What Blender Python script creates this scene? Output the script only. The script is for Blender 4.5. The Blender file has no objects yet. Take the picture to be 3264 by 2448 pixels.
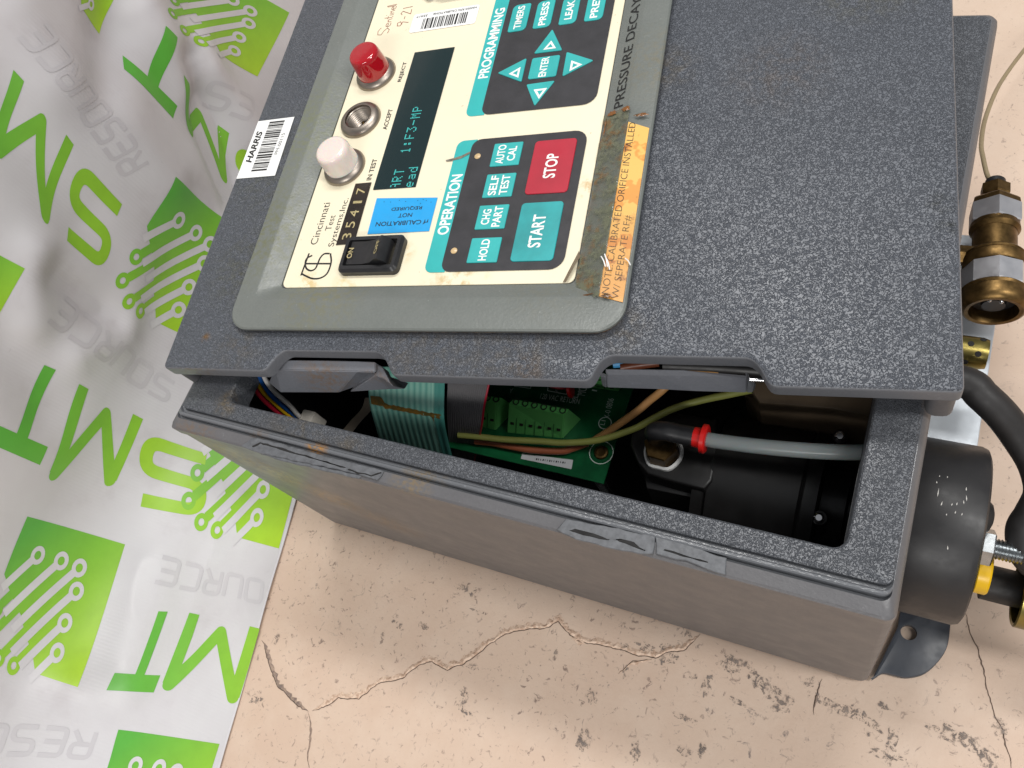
import bpy, bmesh, math, random
from mathutils import Vector, Matrix
import numpy as np
random.seed(7)
sc = bpy.context.scene
COL = sc.collection

# ------------------------------------------------------------------ camera
CAM_R = Matrix(((0.89203238, 0.32714296, -0.31185848),
                (-0.17049234, 0.88257898, 0.43816287),
                (0.41858164, -0.33768599, 0.8430644)))
CAM_C = Vector((0.34427431, -0.06690806, 0.49841627))
CAM_F = 2582.86          # focal length in pixels of a 3264 px wide picture
cam_d = bpy.data.cameras.new('camera'); cam = bpy.data.objects.new('camera', cam_d); COL.objects.link(cam)
cam.matrix_world = Matrix.Translation(CAM_C) @ CAM_R.transposed().to_4x4()
cam_d.sensor_width = 36; cam_d.lens = CAM_F / 3264 * 36
cam_d.clip_start = 0.01; cam_d.clip_end = 50
sc.camera = cam

# ------------------------------------------------------------------ light
world = bpy.data.worlds.new('World'); sc.world = world; world.use_nodes = True
bg = world.node_tree.nodes['Background']
bg.inputs[0].default_value = (0.93, 0.96, 1.0, 1); bg.inputs[1].default_value = 0.34

def area(name, loc, target, sx, sy, power, col=(1, 1, 1)):
    d = bpy.data.lights.new(name, 'AREA'); d.shape = 'RECTANGLE'; d.size = sx; d.size_y = sy
    d.energy = power; d.color = col
    o = bpy.data.objects.new(name, d); COL.objects.link(o)
    o.location = loc; o.rotation_euler = (Vector(target) - Vector(loc)).to_track_quat('-Z', 'Y').to_euler()
    return o
area('ceiling_and_fill_lamp', (0.05, 1.0, 2.4), (0.15, 0.1, 0.1), 1.3, 0.30, 35, (1, 0.985, 0.96))
area('ceiling_and_fill_lamp', (0.65, -2.25, 1.85), (0.15, 0.05, 0.1), 1.3, 0.30, 31, (1, 0.985, 0.96))
area('ceiling_and_fill_lamp', (1.7, 0.1, 2.3), (0.0, 0.1, 0.1), 0.30, 1.3, 36, (1, 0.985, 0.96))  # fill lamp added to brighten the upright part of the banner
sc.view_settings.view_transform = 'Standard'; sc.view_settings.look = 'None'
sc.view_settings.exposure = -0.12; sc.view_settings.gamma = 1.0
sc.render.engine = 'CYCLES'
sc.cycles.use_denoising = True
sc.cycles.max_bounces = 8

# ------------------------------------------------------------------ helpers
CX, CY = 1632.0, 1224.0
def ray(px, py):
    return CAM_R.transposed() @ Vector(((px - CX) / CAM_F, -(py - CY) / CAM_F, -1.0))
def at(px, py, z):
    d = ray(px, py); t = (z - CAM_C.z) / d.z
    return CAM_C + d * t
def project(P):
    q = CAM_R @ (Vector(P) - CAM_C)
    return (CX + CAM_F * q.x / -q.z, CY - CAM_F * q.y / -q.z)

def tag(o, label=None, cat=None, group=None, kind=None):
    if label: o['label'] = label
    if cat: o['category'] = cat
    if group: o['group'] = group
    if kind: o['kind'] = kind
    return o
def thing(name, label, cat, loc=(0, 0, 0), group=None):
    o = bpy.data.objects.new(name, None); COL.objects.link(o); o.location = loc; o.empty_display_size = 0.02
    return tag(o, label, cat, group)
def link(name, me, mat, parent=None, smooth=False, label=None):
    o = bpy.data.objects.new(name, me); COL.objects.link(o)
    if mat: me.materials.append(mat)
    if smooth:
        for p in me.polygons: p.use_smooth = True
    if parent: o.parent = parent
    if label: o['label'] = label
    return o
def mesh(name, V, F, mat, parent=None, smooth=False, label=None):
    me = bpy.data.meshes.new(name); me.from_pydata([tuple(v) for v in V], [], [tuple(f) for f in F]); me.update()
    return link(name, me, mat, parent, smooth, label)
def from_bm(name, bm, mat, parent=None, smooth=False, label=None):
    bmesh.ops.recalc_face_normals(bm, faces=bm.faces)
    me = bpy.data.meshes.new(name); bm.to_mesh(me); bm.free()
    return link(name, me, mat, parent, smooth, label)
def auto_smooth(o, deg=35):
    me = o.data
    for p in me.polygons: p.use_smooth = True
    me.set_sharp_from_angle(angle=math.radians(deg))
    return o

def prism_bm(pts, z0, z1, bev=0.0, seg=2, both=False):
    bm = bmesh.new()
    n = len(pts)
    a = [bm.verts.new((p[0], p[1], z0)) for p in pts]
    b = [bm.verts.new((p[0], p[1], z1)) for p in pts]
    top = bm.faces.new(b); bot = bm.faces.new(a[::-1])
    for i in range(n): bm.faces.new((a[i], a[(i + 1) % n], b[(i + 1) % n], b[i]))
    bmesh.ops.recalc_face_normals(bm, faces=bm.faces)
    if bev > 0:
        es = list(top.edges) + (list(bot.edges) if both else [])
        bmesh.ops.bevel(bm, geom=es, offset=bev, segments=seg, affect='EDGES', profile=0.5)
    return bm
def prism(name, pts, z0, z1, mat, parent=None, bev=0.0, seg=2, label=None, both=False):
    o = from_bm(name, prism_bm(pts, z0, z1, bev, seg, both), mat, parent, label=label)
    return auto_smooth(o, 40)
def rrect(x0, y0, x1, y1, r, n=6):
    if not isinstance(r, (tuple, list)): r = (r, r, r, r)   # corners: x0y0, x1y0, x1y1, x0y1
    out = []
    for (cx, cy, rr, a0) in ((x0, y0, r[0], 180), (x1, y0, r[1], 270), (x1, y1, r[2], 0), (x0, y1, r[3], 90)):
        ox = cx + rr if cx == x0 else cx - rr
        oy = cy + rr if cy == y0 else cy - rr
        for i in range(n + 1):
            a = math.radians(a0 + 90 * i / n)
            out.append((ox + rr * math.cos(a), oy + rr * math.sin(a)))
    return out
def rpoly(pts, r, n=4):
    out = []; N = len(pts)
    for i in range(N):
        p = Vector(pts[i]); a = (Vector(pts[i - 1]) - p).normalized(); b = (Vector(pts[(i + 1) % N]) - p).normalized()
        for k in range(n + 1):
            t = k / n
            out.append(tuple(p + a * r * (1 - t) ** 2 + b * r * t ** 2))
    return out
def box(name, x0, x1, y0, y1, z0, z1, mat, parent=None, bev=0.0, seg=2, label=None):
    bm = bmesh.new()
    bmesh.ops.create_cube(bm, size=1)
    for v in bm.verts:
        v.co = Vector((x0 + (v.co.x + .5) * (x1 - x0), y0 + (v.co.y + .5) * (y1 - y0), z0 + (v.co.z + .5) * (z1 - z0)))
    if bev: bmesh.ops.bevel(bm, geom=list(bm.edges), offset=bev, segments=seg, affect='EDGES', profile=0.5)
    return auto_smooth(from_bm(name, bm, mat, parent, label=label), 40)
def rings(name, loops, mat, parent=None, caps=(False, False), smooth=True, deg=35, label=None):
    V = [p for l in loops for p in l]; n = len(loops[0]); F = []
    for i in range(len(loops) - 1):
        for j in range(n):
            F.append((i * n + j, i * n + (j + 1) % n, (i + 1) * n + (j + 1) % n, (i + 1) * n + j))
    if caps[0]: F.append(tuple(range(n))[::-1])
    if caps[1]: F.append(tuple(range((len(loops) - 1) * n, len(loops) * n)))
    o = mesh(name, V, F, mat, parent, label=label)
    bm = bmesh.new(); bm.from_mesh(o.data); bmesh.ops.recalc_face_normals(bm, faces=bm.faces); bm.to_mesh(o.data); bm.free()
    return auto_smooth(o, deg) if smooth else o
def frame_of(d):
    d = Vector(d).normalized(); u = d.orthogonal().normalized(); return d, u, d.cross(u)
def lathe(name, prof, org, axis, mat, parent=None, n=32, up=None, deg=35, caps=(True, True), rot=0.0, label=None):
    d = Vector(axis).normalized()
    u = (Vector(up) - d * Vector(up).dot(d)).normalized() if up else d.orthogonal().normalized()
    v = d.cross(u); org = Vector(org); loops = []
    for (t, r) in prof:
        loops.append([org + d * t + (u * math.cos(2 * math.pi * k / n + rot) + v * math.sin(2 * math.pi * k / n + rot)) * r for k in range(n)])
    return rings(name, loops, mat, parent, caps, deg=deg, label=label)
def catmull(pts, m=10):
    P = [Vector(p) for p in pts]; P = [P[0] * 2 - P[1]] + P + [P[-1] * 2 - P[-2]]; out = []
    for i in range(1, len(P) - 2):
        for k in range(m):
            t = k / m
            out.append(0.5 * ((2 * P[i]) + (P[i + 1] - P[i - 1]) * t + (2 * P[i - 1] - 5 * P[i] + 4 * P[i + 1] - P[i + 2]) * t * t + (3 * P[i] - P[i - 1] - 3 * P[i + 1] + P[i + 2]) * t ** 3))
    out.append(P[-2]); return out
def tube(name, pts, r, mat, parent=None, n=12, m=10, label=None):
    C = catmull(pts, m); loops = []; u = None
    for i, p in enumerate(C):
        d = (C[min(i + 1, len(C) - 1)] - C[max(i - 1, 0)]).normalized()
        u = d.orthogonal().normalized() if u is None else (u - d * u.dot(d)).normalized()
        v = d.cross(u)
        rr = r(i / (len(C) - 1)) if callable(r) else r
        loops.append([p + (u * math.cos(2 * math.pi * k / n) + v * math.sin(2 * math.pi * k / n)) * rr for k in range(n)])
    return rings(name, loops, mat, parent, (True, True), deg=60, label=label)

# flat lettering
_tc = {}
def glyphs(s, bold=0.0, shear=0.0):
    key = (s, bold, shear)
    if key not in _tc:
        cu = bpy.data.curves.new('t', 'FONT'); cu.body = s; cu.offset = bold; cu.shear = shear; cu.fill_mode = 'FRONT'; cu.resolution_u = 4
        o = bpy.data.objects.new('t', cu); COL.objects.link(o)
        me = bpy.data.meshes.new_from_object(o)
        bpy.data.objects.remove(o); bpy.data.curves.remove(cu)
        V = [v.co.copy() for v in me.vertices]; F = [tuple(p.vertices) for p in me.polygons]
        x0 = min(v.x for v in V); x1 = max(v.x for v in V); y0 = min(v.y for v in V); y1 = max(v.y for v in V)
        _tc[key] = ([((v.x - x0) / (x1 - x0), (v.y - y0) / (y1 - y0)) for v in V], F)
    return _tc[key]
def word(s, org, ex, ey, mat, parent, bold=0.02, shear=0.0, name='printed_word'):
    V, F = glyphs(s, bold, shear); org = Vector(org); ex = Vector(ex); ey = Vector(ey)
    return mesh(name, [org + ex * a + ey * b for a, b in V], F, mat, parent)

# ------------------------------------------------------------------ materials
def s2l(c):
    return tuple((x / 255 / 12.92) if x / 255 <= 0.04045 else ((x / 255 + 0.055) / 1.055) ** 2.4 for x in c)
class NT:
    def __init__(self, name):
        self.m = bpy.data.materials.new(name); self.m.use_nodes = True; self.t = self.m.node_tree
        self.b = self.t.nodes['Principled BSDF']; self.tc = None
    def n(self, kind, **k):
        x = self.t.nodes.new(kind)
        for a, v in k.items(): setattr(x, a, v)
        return x
    def l(self, a, b): self.t.links.new(a, b)
    def co(self):
        if not self.tc: self.tc = self.n('ShaderNodeTexCoord')
        return self.tc.outputs['Object']
    def noise(self, scale, detail=3, rough=0.6, dist=0.0, vec=None):
        x = self.n('ShaderNodeTexNoise'); x.inputs['Scale'].default_value = scale; x.inputs['Detail'].default_value = detail
        x.inputs['Roughness'].default_value = rough; x.inputs['Distortion'].default_value = dist
        self.l(vec or self.co(), x.inputs['Vector']); return x.outputs['Fac']
    def ramp(self, fac, a, b, lo=0.0, hi=1.0):
        x = self.n('ShaderNodeMapRange'); x.inputs[1].default_value = a; x.inputs[2].default_value = b
        x.inputs[3].default_value = lo; x.inputs[4].default_value = hi; self.l(fac, x.inputs[0]); return x.outputs[0]
    def math(self, op, a, b):
        x = self.n('ShaderNodeMath', operation=op)
        for i, v in enumerate((a, b)):
            if isinstance(v, (int, float)): x.inputs[i].default_value = v
            else: self.l(v, x.inputs[i])
        return x.outputs[0]
    def mix(self, fac, a, b):
        x = self.n('ShaderNodeMix', data_type='RGBA')
        if isinstance(fac, (int, float)): x.inputs[0].default_value = fac
        else: self.l(fac, x.inputs[0])
        for i, v in ((6, a), (7, b)):
            if isinstance(v, tuple): x.inputs[i].default_value = (*v, 1)
            else: self.l(v, x.inputs[i])
        return x.outputs[2]
    def bump(self, h, strength, dist):
        x = self.n('ShaderNodeBump'); x.inputs['Strength'].default_value = strength; x.inputs['Distance'].default_value = dist
        self.l(h, x.inputs['Height']); self.l(x.outputs[0], self.b.inputs['Normal'])
    def blob(self, p, r, vec=None):
        x = self.n('ShaderNodeVectorMath', operation='DISTANCE'); self.l(vec or self.co(), x.inputs[0]); x.inputs[1].default_value = p
        return self.ramp(x.outputs['Value'], r, r * 0.25)
    def set(self, col=None, rough=None, metal=None, **k):
        if col is not None:
            if isinstance(col, tuple): self.b.inputs['Base Color'].default_value = (*col, 1)
            else: self.l(col, self.b.inputs['Base Color'])
        if rough is not None:
            if isinstance(rough, (int, float)): self.b.inputs['Roughness'].default_value = rough
            else: self.l(rough, self.b.inputs['Roughness'])
        if metal is not None: self.b.inputs['Metallic'].default_value = metal
        for a, v in k.items(): self.b.inputs[a.replace('_', ' ')].default_value = v
        return self.m
_pc = {}
def paint(name, rgb, rough=0.45, metal=0.0, dirt=0.08, scale=60, **k):
    if name in _pc: return _pc[name]
    t = NT(name); c = s2l(rgb)
    d = t.ramp(t.noise(scale, 4), 0.35, 0.7)
    t.set(t.mix(d, c, tuple(x * (1 - dirt * 2) for x in c)), t.ramp(t.noise(scale * 2.3, 3), 0.3, 0.7, rough * 0.85, min(1, rough * 1.2)), metal, **k)
    _pc[name] = t.m
    return t.m

def grey_texture(name, rgb, blobs=(), scale=820, strength=0.8):
    t = NT(name); c = s2l(rgb)
    big = t.ramp(t.noise(14, 4), 0.3, 0.75)
    col = t.mix(big, c, tuple(x * 0.84 for x in c))
    n0 = t.noise(scale, 1, 0.5, 0.9)
    h = t.ramp(t.math('ABSOLUTE', t.math('SUBTRACT', n0, 0.5), 0.0), 0.0, 0.085, 1.0, 0.0)      # worm-like ridges of wrinkle paint
    glint = t.ramp(t.noise(5.5, 3), 0.35, 0.65, 0.25, 0.60)
    col = t.mix(t.math('MULTIPLY', t.ramp(h, 0.0, 0.5, 1.0, 0.0), 0.5), col, tuple(x * 0.80 for x in c))
    col = t.mix(t.math('MULTIPLY', t.ramp(h, 0.55, 1.0), glint), col, tuple(min(1, x * 1.36) for x in c))  # ridge tops painted lighter in place of specular glints
    w = t.ramp(t.noise(170, 5, 0.7), 0.42, 0.62)
    for (p, r, cc, k) in blobs:
        f = t.math('MULTIPLY', t.math('MULTIPLY', t.blob(p, r), w), k)
        col = t.mix(f, col, s2l(cc))
    t.set(col, t.ramp(t.noise(300, 2), 0.3, 0.7, 0.36, 0.50)); t.bump(h, strength, 0.0011)
    t.b.inputs['Specular IOR Level'].default_value = 0.7
    return t.m
RUST = (118, 88, 52); GRIME = (100, 90, 74)
M_LID = grey_texture('grey textured fibreglass', (95, 99, 107),
    [((0.196, 0.012, 0), 0.030, GRIME, 0.45), ((0.205, 0.004, 0), 0.010, RUST, 0.35), ((0.150, 0.012, 0), 0.035, GRIME, 0.4), ((0.045, 0.013, 0), 0.02, GRIME, 0.4),
     ((0.022, 0.018, 0), 0.004, RUST, 1.0), ((0.338, 0.215, 0), 0.035, (104, 100, 72), 0.6), ((0.300, 0.160, 0), 0.03, (96, 88, 84), 0.6), ((0.245, 0.025, 0), 0.016, GRIME, 0.5),
     ((0.033, 0.06, 0), 0.03, (92, 92, 76), 0.7), ((0.036, 0.13, 0), 0.05, (92, 92, 76), 0.5), ((0.246, 0.17, 0), 0.02, GRIME, 0.6), ((0.366, 0.082, 0), 0.007, (48, 50, 48), 0.9), ((0.368, 0.070, 0), 0.006, (48, 50, 48), 0.9)])
M_RIM = grey_texture('grey textured rim', (95, 98, 104), [((0.085, 0.014, 0.18), 0.03, GRIME, 0.5), ((0.115, 0.012, 0.18), 0.01, GRIME, 0.6), ((0.032, 0.02, 0.18), 0.01, (126, 110, 84), 0.7)], scale=980)
def smooth_grey(name, rgb, blobs=(), rough=0.42):
    t = NT(name); c = s2l(rgb)
    col = t.mix(t.ramp(t.noise(20, 5, 0.7), 0.3, 0.75), c, tuple(x * 0.92 for x in c))
    fine = t.ramp(t.noise(900, 3, 0.7), 0.40, 0.66); col = t.mix(t.math('MULTIPLY', fine, 0.22), col, tuple(x * 0.6 for x in c))
    dust = t.ramp(t.noise(420, 2, 0.5), 0.72, 0.78); col = t.mix(t.math('MULTIPLY', dust, 0.4), col, tuple(min(1, x * 2.0) for x in c))
    w = t.ramp(t.noise(330, 4, 0.7), 0.42, 0.60)
    for (p, r, cc, k) in blobs:
        col = t.mix(t.math('MULTIPLY', t.math('MULTIPLY', t.blob(p, r), w), k), col, s2l(cc))
    scr = t.ramp(t.noise(90, 6, 0.75), 0.62, 0.70)
    col = t.mix(t.math('MULTIPLY', scr, 0.25), col, tuple(min(1, x * 1.8) for x in c))
    t.set(col, t.ramp(t.noise(60, 4), 0.3, 0.7, rough * 0.8, rough * 1.2)); t.bump(t.noise(700, 3), 0.22, 0.0006)
    return t.m
M_SHELL = smooth_grey('smooth grey moulded wall', (99, 98, 100),
    [((0.02, 0, 0.150), 0.03, (128, 112, 80), 1.2), ((0.04, 0, 0.125), 0.028, (136, 120, 86), 1.2), ((0.06, 0, 0.100), 0.026, (132, 110, 76), 1.1), ((0.085, 0, 0.07), 0.03, (126, 104, 78), 0.8), ((0.02, 0, 0.172), 0.02, RUST, 0.5), ((0.155, 0.004, 0.178), 0.014, (128, 108, 74), 0.6), ((0.07, 0.0, 0.178), 0.012, RUST, 0.8)])
M_LEDGE = smooth_grey('worn grey edge', (106, 108, 112), [((0.098, 0.007, 0.18), 0.008, (168, 118, 44), 1.1), ((0.16, 0.005, 0.178), 0.014, (128, 108, 74), 0.7), ((0.06, 0.003, 0.18), 0.01, RUST, 0.6)], 0.2)
M_BREAK = paint('broken grey plastic', (101, 103, 107), 0.5, dirt=0.2, scale=300)
M_BEZEL = smooth_grey('grey green bezel', (113, 117, 113), [((0.04, 0.15, 0), 0.05, (112, 116, 92), 0.8), ((0.042, 0.08, 0), 0.04, (104, 106, 78), 0.8), ((0.09, 0.04, 0), 0.03, (116, 114, 86), 0.7), ((0.246, 0.17, 0), 0.03, (120, 112, 90), 0.5), ((0.21, 0.05, 0), 0.03, (112, 112, 100), 0.6)], 0.36)
M_SHADED_SIDE = smooth_grey('dark grimy gasket', (62, 54, 47), [((0.15, 0.02, 0), 0.1, (104, 78, 48), 0.9), ((0.24, 0.03, 0), 0.03, (110, 76, 40), 1.0)], 0.7)  # bezel side wall: its shade and its dirt both put into the colour
t = NT('cream membrane panel'); c = s2l((238, 228, 200))
_w = t.ramp(t.noise(130, 5, 0.7), 0.45, 0.6); col = t.mix(t.ramp(t.noise(25, 3), 0.3, 0.7), c, tuple(x * 0.94 for x in c))
for (p, r, cc, k) in [((0.160, 0.049, 0), 0.02, (196, 168, 110), 0.8), ((0.075, 0.048, 0), 0.012, (206, 178, 110), 0.8), ((0.218, 0.10, 0), 0.008, (196, 160, 100), 0.8), ((0.1, 0.05, 0), 0.01, (214, 196, 140), 0.8), ((0.128, 0.066, 0), 0.008, (210, 180, 120), 0.7)]:
    col = t.mix(t.math('MULTIPLY', t.math('MULTIPLY', t.blob(p, r), _w), k), col, s2l(cc))
spk = t.ramp(t.noise(420, 2, 0.5), 0.74, 0.80); col = t.mix(t.math('MULTIPLY', spk, 0.5), col, s2l((150, 120, 80)))
M_CREAM = t.set(col, 0.5); t.bump(t.noise(900, 2), 0.06, 0.0004)
M_TEAL = paint('teal print', (44, 178, 176), 0.45, dirt=0.06)
M_TEALKEY = paint('teal membrane key', (48, 176, 174), 0.42, dirt=0.08)
M_TEALWORN = paint('worn teal membrane key', (40, 166, 168), 0.42, dirt=0.16, scale=45)
M_DARK = paint('charcoal membrane print', (47, 46, 50), 0.5, dirt=0.2, scale=90)
M_RED = paint('crimson membrane key', (178, 26, 50), 0.42, dirt=0.08)
M_WHITE = paint('white print', (240, 240, 236), 0.5, dirt=0.03)
M_BLACK = paint('black ink', (22, 21, 22), 0.5, dirt=0.1)
M_INK = paint('red brown pen ink', (152, 84, 66), 0.6, dirt=0.2, scale=300)
M_LABEL = paint('white label paper', (240, 240, 238), 0.42, dirt=0.02)
M_BLUE = paint('bright blue label', (28, 160, 226), 0.4, dirt=0.05)
M_BLKPL = paint('black plastic', (36, 36, 38), 0.38, dirt=0.2, scale=120)
M_BLKSAT = paint('black satin paint', (40, 39, 40), 0.42, dirt=0.08, scale=60)
M_BLKIN = paint('black inside plastic', (28, 27, 27), 0.42, dirt=0.2)
M_RUBBER = paint('black rubber', (36, 34, 34), 0.55, dirt=0.2, scale=90)
M_GOLD = paint('embossed gold digit', (206, 190, 140), 0.35, 0.3, dirt=0.2, scale=500)
M_NICKEL = paint('dull nickel metal', (164, 154, 144), 0.36, 1.0, dirt=0.12)
M_CHROME = paint('chrome metal', (200, 200, 202), 0.12, 1.0, dirt=0.05)
M_ZINC = paint('zinc plated steel', (176, 180, 182), 0.28, 1.0, dirt=0.1, scale=200)
M_STEELPL = paint('pale zinc plate', (196, 202, 208), 0.42, 0.25, dirt=0.06, scale=80)
M_BRASS = paint('aged brass', (128, 102, 64), 0.40, 1.0, dirt=0.3, scale=170)
M_OLIVE = paint('yellow chromate steel', (150, 136, 78), 0.32, 1.0, dirt=0.2, scale=120)
M_REFLECTION = paint('bright reflection band', (222, 222, 226), 0.34, 0.92, dirt=0.06)  # silvery reflection on the coupling's hex flats put into the colour
M_DOT = paint('amber lamp lens', (216, 186, 140), 0.3, dirt=0.1)
t = NT('vacuum display glass'); t.set(s2l((24, 42, 44)), 0.10); M_GLASS = t.m
t = NT('display character'); t.set(s2l((60, 170, 165)), 0.4, Emission_Strength=0.32); t.b.inputs['Emission Color'].default_value = (*s2l((70, 200, 195)), 1); M_VFD = t.m
t = NT('red lamp lens'); t.set(s2l((168, 6, 24)), 0.10, Coat_Weight=0.6, Subsurface_Weight=0.25, Subsurface_Scale=0.01); t.b.inputs['Subsurface Radius'].default_value = (1, .05, .05); M_REDLENS = t.m
t = NT('milky lamp lens'); t.set(s2l((226, 214, 206)), 0.22, Subsurface_Weight=0.5, Subsurface_Scale=0.006, Coat_Weight=0.3); M_MILK = t.m
t = NT('orange paper note'); c = s2l((234, 186, 100)); w1 = t.ramp(t.noise(70, 3, 0.5), 0.50, 0.52); w2 = t.ramp(t.noise(140, 5, 0.6), 0.58, 0.66)
_g = t.ramp(t.n('ShaderNodeSeparateXYZ').outputs[1], .095, .030); t.l(t.co(), _g.node.inputs[0].links[0].from_node.inputs[0])
M_NOTE = t.set(t.mix(w2, t.mix(t.math('MULTIPLY', t.math('ADD', w1, _g), .6), c, s2l((208, 126, 46))), s2l((144, 86, 40))), 0.30)
t = NT('stained clear tape'); w1 = t.ramp(t.noise(120, 5, 0.7), 0.50, 0.60); st = t.mix(w1, s2l((106, 108, 88)), s2l((116, 92, 60)))
t.set(st, 0.16); t.l(t.ramp(t.noise(150, 5, 0.7), 0.42, 0.58, 0.25, 0.92), t.b.inputs['Alpha']); t.bump(t.noise(260, 3), 0.35, 0.0012); M_TAPE = t.m
t = NT('brown glue residue'); t.set(t.mix(t.ramp(t.noise(220, 4), 0.4, 0.6), s2l((132, 84, 40)), s2l((92, 66, 40))), 0.2); t.bump(t.noise(300, 3), 0.5, 0.001); M_GLUE = t.m

# ------------------------------------------------------------------ floor
t = NT('beige painted concrete'); c = s2l((213, 190, 170)); co = t.co()
col = t.mix(t.ramp(t.noise(3.2, 4), 0.3, 0.7), c, s2l((203, 177, 157)))
col = t.mix(t.ramp(t.noise(22, 6, 0.7), 0.45, 0.75, 0, 0.5), col, s2l((220, 200, 182)))
sp = t.ramp(t.noise(230, 5, 0.68, 0.8), 0.59, 0.67); den = t.ramp(t.noise(7, 3), 0.34, 0.60, 0.35, 1.0)
col = t.mix(t.math('MULTIPLY', sp, t.math('MULTIPLY', den, 0.9)), col, s2l((132, 112, 102)))
sp2 = t.ramp(t.noise(95, 6, 0.75, 1.2), 0.62, 0.69); den2 = t.math('MAXIMUM', t.ramp(t.noise(5.0, 2), 0.48, 0.66), t.blob((0.27, -0.05, 0), 0.20))
col = t.mix(t.math('MULTIPLY', sp2, t.math('MULTIPLY', den2, 0.85)), col, s2l((120, 108, 104)))
mp = t.n('ShaderNodeMapping'); mp.inputs['Scale'].default_value = (420, 60, 1); mp.inputs['Rotation'].default_value = (0, 0, 0.12); t.l(co, mp.inputs['Vector'])
st = t.ramp(t.noise(1.0, 3, 0.6, 0, mp.outputs[0]), 0.70, 0.76); loc1 = t.blob((0.24, -0.09, 0), 0.16)
col = t.mix(t.math('MULTIPLY', st, t.math('MULTIPLY', loc1, 0.7)), col, s2l((126, 106, 94)))
t.set(col, t.ramp(t.noise(30, 4), 0.3, 0.7, 0.42, 0.62)); t.bump(t.noise(140, 6, 0.7), 0.25, 0.0012); M_FLOOR = t.m
t = NT('crumbled pale concrete'); t.set(t.mix(t.ramp(t.noise(400, 4), 0.4, 0.6), s2l((226, 200, 178)), s2l((190, 160, 138))), 0.85); t.bump(t.noise(700, 3), 0.6, 0.001); M_CRUMB = t.m
t = NT('grey crumbled concrete'); t.set(t.mix(t.ramp(t.noise(350, 4), 0.4, 0.6), s2l((168, 146, 130)), s2l((128, 112, 104))), 0.9); t.bump(t.noise(700, 3), 0.7, 0.001); M_CRUMB2 = t.m
M_GAP = paint('dirty crack bottom', (92, 74, 62), 0.9, dirt=0.3, scale=300)
t = NT('bare grey concrete'); t.set(t.mix(t.ramp(t.noise(160, 5, 0.7), 0.35, 0.65), s2l((154, 140, 130)), s2l((112, 103, 98))), 0.85); t.bump(t.noise(500, 3), 0.4, 0.001); t.l(t.ramp(t.noise(360, 6, 0.78, 0.6), 0.50, 0.58), t.b.inputs['Alpha']); M_CHIP = t.m

bm = bmesh.new(); bmesh.ops.create_grid(bm, x_segments=2, y_segments=2, size=6)
floor = from_bm('concrete_floor', bm, M_FLOOR); tag(floor, kind='structure')

def crack(pts, w, mat, height, gap=0.4, seed=1):
    rnd = random.Random(seed); P = [at(px, py, 0) for px, py in pts]; C = []
    for i in range(len(P) - 1):
        L = (P[i + 1] - P[i]).length; n = max(2, int(L / 0.0016))
        for k in range(n): C.append(P[i].lerp(P[i + 1], k / n))
    C.append(P[-1]); V = []; F = []; V2 = []; F2 = []; off = 0
    for i, p in enumerate(C):
        d = (C[min(i + 1, len(C) - 1)] - C[max(i - 1, 0)]); d.z = 0; d.normalize(); nrm = Vector((-d.y, d.x, 0))
        off = off * 0.8 + rnd.uniform(-1, 1) * 0.0005
        taper = min(1, i / 6, (len(C) - 1 - i) / 6)
        w0 = w * (0.5 + rnd.random() * 0.7) * taper; h = height * (0.4 + 0.8 * rnd.random()) * taper
        b = p + nrm * off
        V += [b + Vector((0, 0, .0002)), b + nrm * w0 * .4 + Vector((0, 0, .0003 + h)), b + nrm * w0 + Vector((0, 0, .00015))]
        V2 += [b - nrm * (w0 * gap * .45 + .00005) + Vector((0, 0, .0003)), b + nrm * .0001 + Vector((0, 0, .0003))]
        if i:
            a = 3 * (i - 1); F += [(a, a + 1, a + 4, a + 3), (a + 1, a + 2, a + 5, a + 4)]
            a = 2 * (i - 1); F2 += [(a, a + 1, a + 3, a + 2)]
    o = mesh('crack', V, F, mat, floor); mesh('crack_gap', V2, F2, M_GAP, o)
Z3 = lambda x, y: (700 + x / 1.843, 1850 + y / 1.843)
Z4 = lambda x, y: (1800 + x / 1.511, 1850 + y / 1.511)
crack([Z3(*p) for p in ((545,765),(610,740),(700,690),(820,705),(925,610),(1020,590),(1075,575),(1170,490),(1250,475),(1340,520),(1440,490),(1520,425),(1590,365),(1680,310),(1790,285),(1880,285),(1990,240),(2060,320),(2130,365))] +
      [Z4(*p) for p in ((60,290),(180,312),(300,350),(440,380),(500,345),(570,335),(652,258))], 0.0036, M_CRUMB, 0.0007, 0.25, 3)
crack([Z4(*p) for p in ((420,378),(330,392),(290,415),(255,445))], 0.0022, M_CRUMB, 0.0008, 0.2, 5)
crack([Z3(*p) for p in ((250,350),(290,460),(300,540),(340,620),(440,710),(520,775))], 0.0030, M_CRUMB2, 0.0005, 0.3, 8)
crack([Z3(*p) for p in ((520,775),(530,860),(530,950),(510,1020),(530,1110)) ], 0.0014, M_CRUMB2, 0.0004, 0.2, 9)
crack([Z4(*p) for p in ((1925,130),(1950,220),(1985,320),(2010,420),(2060,600),(2110,740),(2165,930))], 0.0004, M_CRUMB2, 0.0001, 1.2, 11)
crack([Z4(*p) for p in ((1240,475),(1215,560),(1208,650))], 0.0010, M_CRUMB2, 0.0003, 1.0, 12)
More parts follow.
